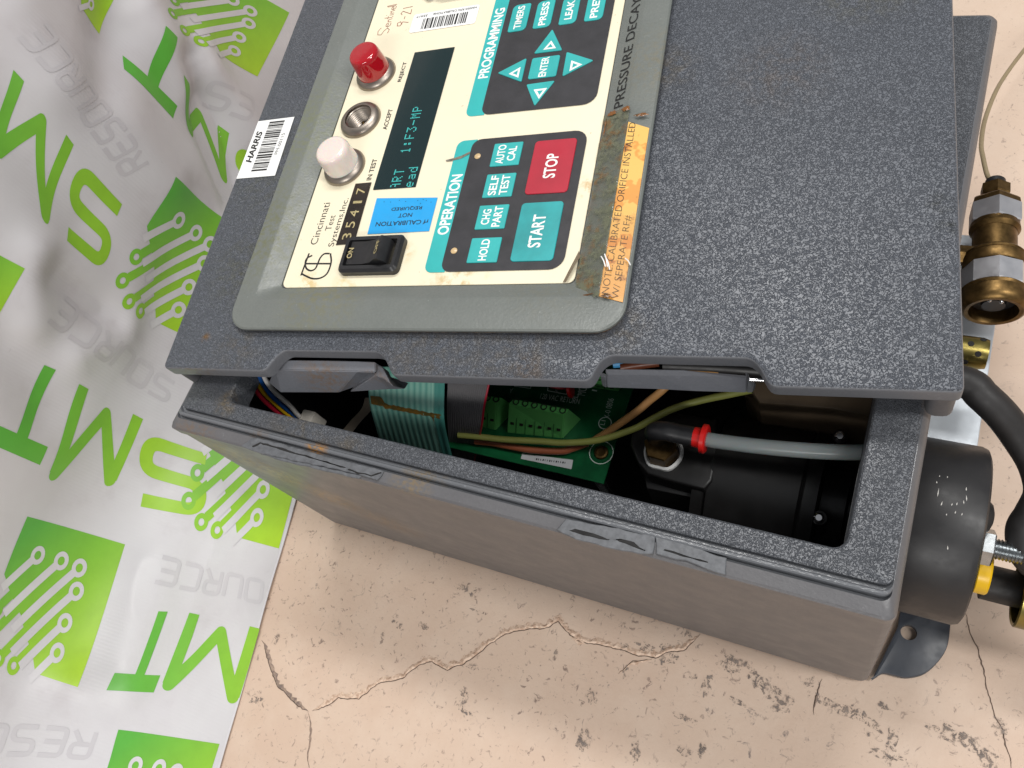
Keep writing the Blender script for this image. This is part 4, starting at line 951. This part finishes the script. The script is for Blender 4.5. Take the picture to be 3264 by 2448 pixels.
# brass quick coupling
cp = bpy.data.objects.new('quick_coupling', None); COL.objects.link(cp); cp.parent = enc; cp['label'] = 'aged brass quick coupling with reflections painted as silver bands'
CZ = .088; ct_ = at(3173, 575, CZ); cb = at(3166, 995, CZ); ax = Vector((cb.x - ct_.x, cb.y - ct_.y, 0)); CL = ax.length; ax.normalize()
def yy(zy): return (zy - 335) / (1490 - 335) * CL
Q = lambda name, prof, mat, n=40, **k: lathe(name, [(yy(a), r_) for a, r_ in prof], ct_, ax, mat, cp, n, up=(0, 0, 1), **k)
Q('end_collar', [(335, .0044), (345, .0050), (392, .0050)], M_BLKPL)
Q('hex_cap', [(388, .0058), (400, .0076), (480, .0076), (492, .0070)], M_BRASS, 6, deg=20)
Q('neck', [(488, .0060), (500, .0066), (545, .0066), (560, .0090)], M_BRASS)
Q('hex_body', [(540, .0112), (560, .0124), (602, .0128)], M_BRASS, 6, deg=20)
Q('reflection_band', [(600, .0128), (606, .0132), (752, .0132), (762, .0126)], M_REFLECTION, 6, deg=20)
Q('groove', [(758, .0118), (800, .0122), (830, .0108)], M_BRASS)
Q('barrel', [(826, .0106), (1015, .0106), (1030, .0118)], M_BRASS)
Q('flange_ring', [(1026, .0140), (1040, .0148), (1052, .0142), (1065, .0149), (1130, .0149), (1145, .0142)], M_BRASS)
Q('reflection_band', [(1148, .0150), (1154, .0155), (1318, .0155), (1328, .0150)], M_REFLECTION, 8, deg=20)
Q('end_flange', [(1322, .0148), (1334, .0156), (1352, .0150), (1362, .0158), (1440, .0158), (1478, .0146), (1490, .0132), (1486, .0114), (1450, .0108), (1300, .0104)], M_BRASS, 48, caps=(False, True))
Q('bore', [(1400, .0104), (1400, .0060), (1440, .0054), (1440, .0001)], M_BLKPL, 32, caps=(False, False))
for a in (-.5, .6): lathe('ball', [(0, .0001), (.0006, .0012), (.0014, .0016), (.0022, .0012), (.0028, .0001)], ct_ + ax * yy(1412) + Vector((.0052 * math.sin(a), 0, .0050 * math.cos(a))), ax, M_CHROME, cp, 12)
lathe('wall_nipple', hexp(.3590, .3740, .0054), (0, at(3080, 815, CZ).y, CZ), (1, 0, 0), M_BRASS, cp, 6, deg=20)
# cables and hoses outside
o = tube('signal_cable', [ct_ + Vector((0, .000, .001)), at(3150, 565, .087), at(3133, 500, .086), at(3128, 455, .080), at(3140, 380, .070), at(3175, 290, .055), at(3215, 225, .042), at(3268, 155, .030), at(3330, 80, .020), at(3420, -20, .008)], .0013, paint('beige cable sheath', (150, 134, 104), .5), None, 10)
tag(o, 'thin beige cable curving up from the brass coupling', 'cable')
o = tube('rubber_hose', [Vector((.355, at(3060, 1195, .13).y, .128)), at(3085, 1222, .128), at(3130, 1260, .126), at(3190, 1318, .120), at(3245, 1390, .112), at(3300, 1480, .104), at(3320, 1570, .098), at(3290, 1640, .094), at(3262, 1690, .090), at(3270, 1760, .086), at(3300, 1800, .080)], .0072, M_RUBBER, None, 20)
tag(o, 'thick black rubber hose looping out from under the lid corner', 'hose')

# ------------------------------------------------------------------ inside the box
T1 = lambda x, y: (1100 + x / 2.765, 1050 + y / 2.765)
S3 = lambda x, y: (1800 + x / 2.765, 1050 + y / 2.765)
def A3(S, x, y, z): return at(*S(x, y), z)
# four wires with a plug
for nm, rgb, pts, lab in (('red', (170, 30, 52), ((812, 500), (826, 560), (855, 640), (905, 720), (985, 800), (1085, 882), (1200, 960)), 'red wire curving down inside the box beside the yellow one'),
                          ('yellow', (216, 170, 20), ((852, 500), (868, 560), (898, 630), (950, 705), (1045, 792), (1145, 880), (1250, 950)), 'yellow wire curving down between the red and blue wires'),
                          ('blue', (26, 82, 150), ((895, 500), (912, 560), (942, 625), (1008, 718), (1088, 792), (1185, 872), (1290, 945)), 'blue wire curving down between the yellow and white wires'),
                          ('white', (214, 210, 206), ((930, 500), (955, 570), (1000, 645), (1062, 712), (1165, 802), (1232, 880), (1290, 940)), 'white wire curving down to the small plug')):
    zs = [.172, .168, .162, .154, .145, .136, .128]
    o = tube('wire', [A3(S1, x, y, z) for (x, y), z in zip(pts, zs)], .0014, paint(nm + ' wire sheath', rgb, .35, dirt=.05), None, 12)
    tag(o, lab, 'wire')
p = A3(S1, 1335, 915, .132); pg = thing('wire_plug', 'small milky plastic plug at the end of the coloured wires', 'plug', p)
box('plug_body', -.0045, .0045, -.004, .004, -.012, .002, paint('milky plastic', (206, 200, 190), .4), pg, .001); box('plug_tie', -.020, -.0055, -.003, .002, -.006, -.0030, paint('tan tie', (150, 138, 112), .5), pg, .0006)
# pale strap
def sheet(name, rows, mat, nu=24, ripple=0.0, waves=10, nsub=6, parent=None, tint=None):
    """rows: list of (left 3-D, right 3-D); smooth along the rows"""
    Lc = catmull([r_[0] for r_ in rows], nsub); Rc = catmull([r_[1] for r_ in rows], nsub); V = []; F = []; T = []
    for j, (a, b) in enumerate(zip(Lc, Rc)):
        d0 = (Lc[min(j + 1, len(Lc) - 1)] - Lc[max(0, j - 1)]); n_ = (b - a).cross(d0).normalized()
        if n_.dot(CAM_C - a) < 0: n_ = -n_
        for i in range(nu + 1):
            u = i / nu; V.append(a.lerp(b, u) + n_ * ripple * abs(math.sin(math.pi * waves * u))); T.append((u, j / (len(Lc) - 1)))
    for j in range(len(Lc) - 1):
        for i in range(nu): k = j * (nu + 1) + i; F.append((k, k + 1, k + nu + 2, k + nu + 1))
    o = mesh(name, V, F, mat, parent, True)
    if tint:
        at_ = o.data.attributes.new('tint', 'FLOAT', 'POINT')
        for i, (u, v) in enumerate(T): at_.data[i].value = tint(u, v)
    return o
o = sheet('strap', [(A3(S1, x0, y, z), A3(S1, x1, y, z)) for x0, x1, y, z in ((1835, 1960, 740, .128), (1800, 1900, 840, .120), (1690, 1790, 960, .108), (1600, 1700, 1080, .095))], paint('pale strap', (190, 176, 158), .45), 3)
tag(o, 'pale flat strap slanting down behind the teal ribbon', 'strap')
# teal flexible circuit
t = NT('teal film'); at_ = t.n('ShaderNodeAttribute'); at_.attribute_name = 'tint'
t.set(t.mix(at_.outputs['Fac'], s2l((62, 150, 140)), s2l((170, 226, 206))), .3); M_FILM = t.m
rowsT = [(A3(T1, 185, 330, .160), A3(T1, 885, 330, .160)), (A3(T1, 200, 500, .156), A3(T1, 878, 460, .156)), (A3(T1, 215, 640, .150), A3(T1, 872, 700, .150)), (A3(T1, 235, 740, .142), A3(T1, 878, 820, .142)), (A3(T1, 275, 880, .120), A3(T1, 905, 960, .120)), (A3(T1, 320, 1020, .090), A3(T1, 950, 1140, .090))]
flex = sheet('flat_ribbon', rowsT, M_FILM, 60, .0005, 13, 6, tint=lambda u, v: (.95 if .835 < u < .865 else (.12 if u > .87 else .2 + .55 * abs(math.sin(math.pi * 13 * u)))))
flex.name = 'flexible_ribbon'; tag(flex, 'teal striped flexible ribbon with a rusty stain inside the box', 'ribbon cable')
def on_sheet(rows, u, v, lift=.0009):
    Lc = catmull([r_[0] for r_ in rows], 6); Rc = catmull([r_[1] for r_ in rows], 6); f_ = v * (len(Lc) - 1); j = min(int(f_), len(Lc) - 2)
    a = Lc[j].lerp(Lc[j + 1], f_ - j); b = Rc[j].lerp(Rc[j + 1], f_ - j); p = a.lerp(b, u); return p + (CAM_C - p).normalized() * lift
t = NT('rust stain'); t.set(t.mix(t.ramp(t.noise(300, 4), .4, .6), s2l((150, 110, 44)), s2l((110, 96, 50))), .5); M_STAIN = t.m
rnd = random.Random(3); top = []; bot = []
for k in range(31):
    u = .02 + .94 * k / 30; c_ = .42 + .10 * u + (.05 if u < .2 else 0) * -1; h_ = (.05 if u < .22 else .025) + rnd.uniform(0, .02)
    top.append(on_sheet(rowsT, u, c_ - h_)); bot.append(on_sheet(rowsT, u, c_ + h_))
V = [p for ab in zip(top, bot) for p in ab]; mesh('rust_stain', V, [(2 * k, 2 * k + 1, 2 * k + 3, 2 * k + 2) for k in range(30)], M_STAIN, flex, True)
V = [on_sheet(rowsT, u, v, .0008) for u, v in ((.83, .54), (.88, .54), (.90, .62), (.88, .70), (.86, .62))]; mesh('rust_stain', V, [(0, 1, 2, 3, 4)], M_STAIN, flex)
# grey ribbon cable
rowsG = [(A3(T1, 905, 330, .158), A3(T1, 1290, 330, .158)), (A3(T1, 903, 500, .154), A3(T1, 1262, 480, .154)), (A3(T1, 895, 660, .146), A3(T1, 1225, 660, .146)), (A3(T1, 900, 820, .130), A3(T1, 1198, 850, .130)), (A3(T1, 915, 980, .105), A3(T1, 1165, 1000, .105)), (A3(T1, 940, 1120, .08), A3(T1, 1135, 1160, .08))]
rg = sheet('ribbon_cable', rowsG, paint('grey ribbon sheath', (112, 110, 112), .65), 96, .0006, 19, 6); tag(rg, 'grey ribbed ribbon cable with one red edge wire', 'ribbon cable')
tube('edge_wire', [r_[1] + Vector((.0004, 0, .0002)) for r_ in rowsG], .0006, paint('red edge', (176, 26, 52), .4), rg, 8, 6, label='red edge wire')
# circuit board
ZP = .104
pr_ = A3(S3, 570, 620, ZP); pn = A3(S3, 300, 1350, ZP)
pcb = thing('circuit_board', 'green circuit board with terminal blocks inside the open box', 'circuit board', (0.1, .06, ZP))
def PB(o): o.parent = pcb; o.matrix_parent_inverse = Matrix.Translation(-pcb.location); return o
t = NT('green solder mask'); t.set(t.mix(t.ramp(t.noise(60, 3), .4, .6), s2l((16, 88, 50)), s2l((10, 68, 38))), .3); M_PCB = t.m
PB(box('board', A3(T1, 900, 700, ZP).x, pr_.x, pn.y, .20, ZP - .0016, ZP, M_PCB, None, .0002, 1))
for yy_ in (pn.y + .006, .19):
    for xx in (A3(T1, 950, 700, ZP).x, pr_.x - .008):
        PB(lathe('standoff', [(.005, .0028), (ZP - .0017, .0028)], (xx, yy_, 0), (0, 0, 1), M_ZINC, None, 10))
M_SILK = paint('white silkscreen', (196, 206, 198), .5)
def up_word(s, S, p0, p1, h, mat=M_SILK, z=ZP + .0002, bold=0.0):
    a = A3(S, *p0, z); b = A3(S, *p1, z); ex = b - a; n_ = Vector((-ex.y, ex.x, 0)).normalized() * h
    return PB(word(s, a, ex, n_, mat, None, bold))
up_word('MOV', S3, (180, 585), (210, 480), .0050); up_word('0806', S3, (412, 700), (436, 612), .0034); up_word('X-0', S3, (390, 790), (406, 715), .0030); up_word('1', S3, (282, 548), (286, 536), .003)
up_word('120 VAC RETURN', T1, (1715, 610), (2060, 660), .0034, bold=.0); up_word('Y', T1, (1440, 560), (1475, 562), .003)
c_ = A3(S3, 355, 825, ZP + .0002); PB(rings('silk_ring', [[c_ + Vector((math.cos(a) * r_, math.sin(a) * r_, 0)) for a in [2 * math.pi * k / 24 for k in range(24)]] for r_ in (.0032, .0037)], M_SILK, None)); up_word('L1', S3, (350, 845), (362, 805), .0024)
def silk_box(S, pts):
    P = [A3(S, *p, ZP + .0002) for p in pts]; v, f = stroke2d([(p.x, p.y) for p in P], .0005, closed=True, step=.01); PB(mesh('silk_outline', [(a.x, a.y, ZP + .0002) for a in v], f, M_SILK))
silk_box(T1, ((1790, 490), (1960, 498), (1950, 572), (1785, 540))); silk_box(T1, ((1490, 470), (1640, 490), (1635, 520), (1492, 500))); silk_box(T1, ((1955, 480), (2075, 490), (2050, 600), (1970, 590)))
hc = A3(S3, 322, 1085, ZP + .0003); PB(rings('mount_ring', [[hc + Vector((math.cos(a) * r_, math.sin(a) * r_, 0)) for a in [2 * math.pi * k / 28 for k in range(28)]] for r_ in (.0062, .0066)], M_SILK, None)); PB(lathe('mount_screw', [(0, .0040), (.0008, .0036), (.0010, .0026), (.0004, .0024), (.0002, .0001)], hc, (0, 0, 1), M_BRASS, None, 20))
M_TERM = paint('green terminal plastic', (104, 190, 104), .4, dirt=.06)
def terminal(S, tb, tf, bf, zt, zb, n, label):
    """tb/tf/bf: (left,right) pixels of the top back, top front and bottom front edges"""
    e_ = bpy.data.objects.new('terminal_block', None); COL.objects.link(e_); e_['label'] = label; PB(e_)
    a, b = (A3(S, *q, zt) for q in tb); c2, d2 = (A3(S, *q, zt) for q in tf); f2, g2 = (A3(S, *q, zb) for q in bf)
    bk = [Vector((a.x, a.y + .004, ZP)), Vector((b.x, b.y + .004, ZP))]; fl_ = [Vector((f2.x, f2.y, ZP)), Vector((g2.x, g2.y, ZP))]
    V = [a, b, c2, d2, f2, g2, *fl_, *bk]
    F = [(0, 1, 3, 2), (2, 3, 5, 4), (4, 5, 7, 6), (8, 9, 1, 0), (0, 2, 4, 6, 8), (1, 9, 7, 5, 3)]
    def ch(o): o.parent = e_; return o
    o = ch(mesh('block_body', V, F, M_TERM)); bm = bmesh.new(); bm.from_mesh(o.data); bmesh.ops.recalc_face_normals(bm, faces=bm.faces); bmesh.ops.bevel(bm, geom=list(bm.edges), offset=.0004, segments=2, affect='EDGES'); bm.to_mesh(o.data); bm.free()
    nt_ = ((b - a).cross(c2 - a)).normalized(); nt_ = nt_ if nt_.z > 0 else -nt_
    nf = ((d2 - c2).cross(f2 - c2)).normalized(); nf = nf if nf.dot(CAM_C - c2) > 0 else -nf
    for k in range(n):
        u = (k + .55) / n; m1 = a.lerp(b, u).lerp(c2.lerp(d2, u), .42)
        ch(lathe('screw', [(-.0004, .0019), (.0003, .0019), (.0002, .0013), (-.0002, .0010), (-.0002, .0001)], m1, nt_, paint('dark terminal screw', (70, 84, 66), .35, .6), None, 16))
        m2 = c2.lerp(d2, u).lerp(f2.lerp(g2, u), .66) + nf * .0002; ex = (d2 - c2).normalized(); ey = (f2 - c2).normalized(); s_ = .0011
        ch(mesh('wire_hole', [m2 - ex * s_ - ey * s_, m2 + ex * s_ - ey * s_, m2 + ex * s_ + ey * s_, m2 - ex * s_ + ey * s_], [(0, 1, 2, 3)], paint('terminal hole', (40, 34, 30), .6)))
        if k: 
            q0 = c2.lerp(d2, k / n).lerp(f2.lerp(g2, k / n), .45) + nf * .00015; q1 = f2.lerp(g2, k / n) + nf * .00015
            ch(mesh('way_gap', [q0 - ex * .0002, q0 + ex * .0002, q1 + ex * .0002, q1 - ex * .0002], [(0, 1, 2, 3)], paint('terminal gap', (54, 104, 60), .6)))
terminal(T1, ((1480, 612), (1972, 702)), ((1440, 652), (1932, 748)), ((1425, 905), (1915, 958)), .126, .1045, 6, 'six way green terminal block with wire holes')
terminal(T1, ((1235, 580), (1385, 602)), ((1190, 620), (1335, 642)), ((1180, 850), (1325, 885)), .126, .1045, 2, 'short green terminal block beside the grey ribbon')
terminal(S3, ((260, 380), (470, 400)), ((235, 470), (475, 500)), ((232, 505), (470, 540)), .122, .1046, 2, 'pale green terminal block under the latch bar')
M_MOV = paint('red varistor', (206, 52, 58), .35)
p = A3(T1, 1870, 500, .112); PB(lathe('varistor', [(-.0014, .0040), (-.0008, .0050), (.0008, .0050), (.0014, .0040)], p, (0, 1, .5), M_MOV, None, 24))
p = A3(T1, 1985, 530, .112); PB(lathe('varistor', [(-.0012, .0040), (-.0006, .0048), (.0006, .0048), (.0012, .0040)], p, (1, .3, .1), paint('bright red varistor', (214, 28, 32), .3), None, 24))
for xy in ((1870, 545), (1975, 600)): q = A3(T1, *xy, .106); PB(tube('component_lead', [q, q + Vector((0, 0, .003)), q + Vector((.001, .001, .006))], .0005, M_ZINC, None, 6, 4))
# ic sticker on the board
P = [A3(T1, *q, ZP + .0004) for q in ((1560, 1095), (2010, 1150), (1995, 1232), (1548, 1140))]; st = PB(mesh('board_sticker', P, [(0, 1, 2, 3)], paint('dim sticker', (188, 190, 192), .5)))
ex = P[1] - P[0]; ey = P[3] - P[0]; V = []; F = []
for k in range(14):
    u = .3 + .6 * k / 14; q = P[0] + ex * u + ey * .55 + Vector((0, 0, .0002)); w_ = ex * (.012 if k % 3 else .024); n0 = len(V); V += [q, q + w_, q + w_ + ey * .35, q + ey * .35]; F.append((n0, n0 + 1, n0 + 2, n0 + 3))
o = mesh('barcode', V, F, M_BLACK); o.parent = st; o.matrix_parent_inverse = Matrix.Identity(4)
# loose wires over the board
o = tube('wire', [A3(S3, 1000, 400, .150), A3(S3, 860, 535, .145), A3(S3, 750, 625, .139), A3(S3, 640, 720, .133), A3(S3, 500, 820, .124), A3(S3, 390, 895, .116), A3(S3, 270, 970, .1075)], .0020, paint('tan wire sheath', (196, 146, 92), .4), None, 12); tag(o, 'thick tan wire slanting down across the circuit board edge', 'wire')
o = tube('wire', [A3(S3, 1650, 530, .152), A3(S3, 1450, 572, .148), A3(S3, 1200, 625, .143), A3(S3, 980, 690, .139), A3(S3, 800, 775, .134), A3(S3, 600, 880, .128), A3(S3, 300, 975, .121), A3(S3, 0, 1000, .118), A3(T1, 1700, 985, .118), A3(T1, 1400, 970, .118), A3(T1, 1165, 945, .118), A3(T1, 1000, 930, .118)], .0018, paint('olive yellow wire sheath', (130, 134, 70), .4), None, 12); tag(o, 'long olive yellow wire curving across below the terminal block', 'wire')
o = tube('wire', [A3(S3, 200, 1000, .112), A3(S3, 60, 1050, .110), A3(T1, 1900, 1072, .109), A3(T1, 1650, 1062, .109), A3(T1, 1480, 1035, .109), A3(T1, 1300, 1000, .109), A3(T1, 1150, 985, .109)], .0020, paint('dull orange wire sheath', (150, 84, 56), .45), None, 12); tag(o, 'dull orange wire lying on the board under the olive one', 'wire')
for nm, rgb, pts, r_, lab in (('sky blue', (86, 170, 226), ((400, 210), (500, 202), (640, 190), (800, 170)), .0020, 'sky blue wire seen through the notch above the latch bar'), ('brown', (120, 66, 44), ((480, 250), (620, 226), (760, 208), (900, 190)), .0022, 'brown wire seen through the notch above the latch bar'),
                              ('tan', (206, 150, 78), ((1100, 270), (1190, 300), (1350, 306), (1560, 305)), .0024, 'tan wire end seen through the notch above the latch bar'), ('black', (30, 28, 28), ((960, 215), (1200, 225), (1600, 245), (2050, 280)), .0046, 'black cable seen through the notch above the latch bar')):
    o = tube('wire' if nm != 'black' else 'cable', [A3(S2, x, y, .150) for x, y in pts], r_, paint(nm + ' inner sheath', rgb, .4), None, 12); tag(o, lab, 'wire' if nm != 'black' else 'cable')
# black pressure regulator with elbow fitting
rgz = .124
reg = thing('pressure_regulator', 'black pressure regulator with elbow fitting inside the open box', 'regulator', (.24, .06, rgz))
def RG(o, par=None):
    o.parent = par or reg
    if par is None: o.matrix_parent_inverse = Matrix.Translation(-reg.location)
    return o
pts = [A3(S3, *q, rgz) for q in ((575, 1010), (585, 930), (640, 850), (740, 780), (900, 720), (1340, 790), (1345, 1100), (1300, 1330), (1230, 1410), (960, 1345), (730, 1275), (640, 1170))]
RG(prism('regulator_body', [(p.x, p.y) for p in pts], .055, rgz, M_BLKIN, None, bev=.0015, seg=3))
pts = [A3(S3, *q, .112) for q in ((700, 1290), (1240, 1420), (1215, 1500), (720, 1400))]; RG(prism('regulator_flange', [(p.x, p.y) for p in pts], .060, .112, M_BLKIN, None, bev=.001))
xa = A3(S3, 1345, 1250, .10).x; cy = A3(S3, 1700, 1290, .112).y
RG(lathe('regulator_barrel', [(xa - .006, .034), (xa - .001, .034), (xa, .0325), (xa + .001, .0345), (xa + .042, .0345), (xa + .043, .0335), (xa + .044, .0345), (xa + .050, .0345), (xa + .051, .020), (xa + .062, .020), (xa + .063, .012), (.352, .012)], (0, cy, .090), (1, 0, 0), M_BLKIN, None, 48))
for q in ((2611, 1650), (2678, 1392)): p = at(*q, .118); RG(lathe('clamp_screw', [(0, .0022), (.003, .0022), (.0036, .0014)], p, (0, -.3, 1), M_CHROME, None, 12)); RG(lathe('screw_post', [(-.03, .0034), (0, .0034)], p, (0, 0, 1), M_BLKIN, None, 12))
el = bpy.data.objects.new('elbow_fitting', None); COL.objects.link(el); RG(el)
ea = A3(S3, 800, 880, .150); eb = A3(S3, 1180, 955, .150); ed = (eb - ea).normalized()
RG(tube('elbow_body', [Vector((ea.x - .001, ea.y + .003, rgz + .004)), ea + Vector((-.002, .001, -.010)), ea + Vector((-.0005, 0, -.003)), ea + ed * .005, ea + ed * .012, eb], .0046, M_BLKPL, None, 24), el)
RG(lathe('joint_line', [(0, .0047), (.0006, .0047)], ea + ed * .0085, ed, M_SLIT, None, 24, caps=(False, False)), el)
RG(lathe('release_collar', [(-.0022, .0046), (.0014, .0048), (.0016, .0068), (.0034, .0068), (.0040, .0060)], eb, ed, paint('bright red plastic', (206, 30, 28), .3, dirt=.1), None, 28, label='bright red release collar'), el)
hb = A3(S3, 850, 1035, .132); RG(lathe('hex_nut', hexp(rgz + .0002, .1345, .0084), (hb.x, hb.y, 0), (0, 0, 1), M_BRASS, None, 6, deg=20, rot=.2))
RG(rings('thread_tape', [[Vector((hb.x + math.cos(a) * r_, hb.y + math.sin(a) * r_ * (1 + .06 * math.sin(5 * a)), z)) for a in [2 * math.pi * k / 30 for k in range(30)]] for r_, z in ((.0076, rgz + .0003), (.0098, rgz + .0003), (.0096, rgz + .0018), (.0086, rgz + .0028))], M_LABEL, None))
t = NT('cloudy nylon tube'); t.set(s2l((160, 168, 168)), .22, Transmission_Weight=.5, IOR=1.3, Subsurface_Weight=.2, Subsurface_Scale=.003); M_TUBE = t.m
o = tube('air_tube', [eb, eb + ed * .006, A3(S3, 1450, 1000, .1505), A3(S3, 1700, 1030, .1515), A3(S3, 2000, 1058, .152), at(2640, 1440, .152), at(2760, 1442, .151), at(2860, 1440, .150)], 0.0034, M_TUBE, None, 20); tag(o, 'cloudy nylon air tube leading from the red collar', 'tube')
P = [at(*q, .135) for q in ((2360, 1180), (2820, 1190), (2800, 1332), (2650, 1302), (2420, 1282))]
o = prism('mounting_plate', [(p.x, p.y) for p in P], .006, .135, paint('tan metal block', (96, 82, 66), .4, dirt=.15), None, .001); tag(o, 'tan metal manifold block behind the black regulator', 'manifold block'); o.name = 'manifold_block'
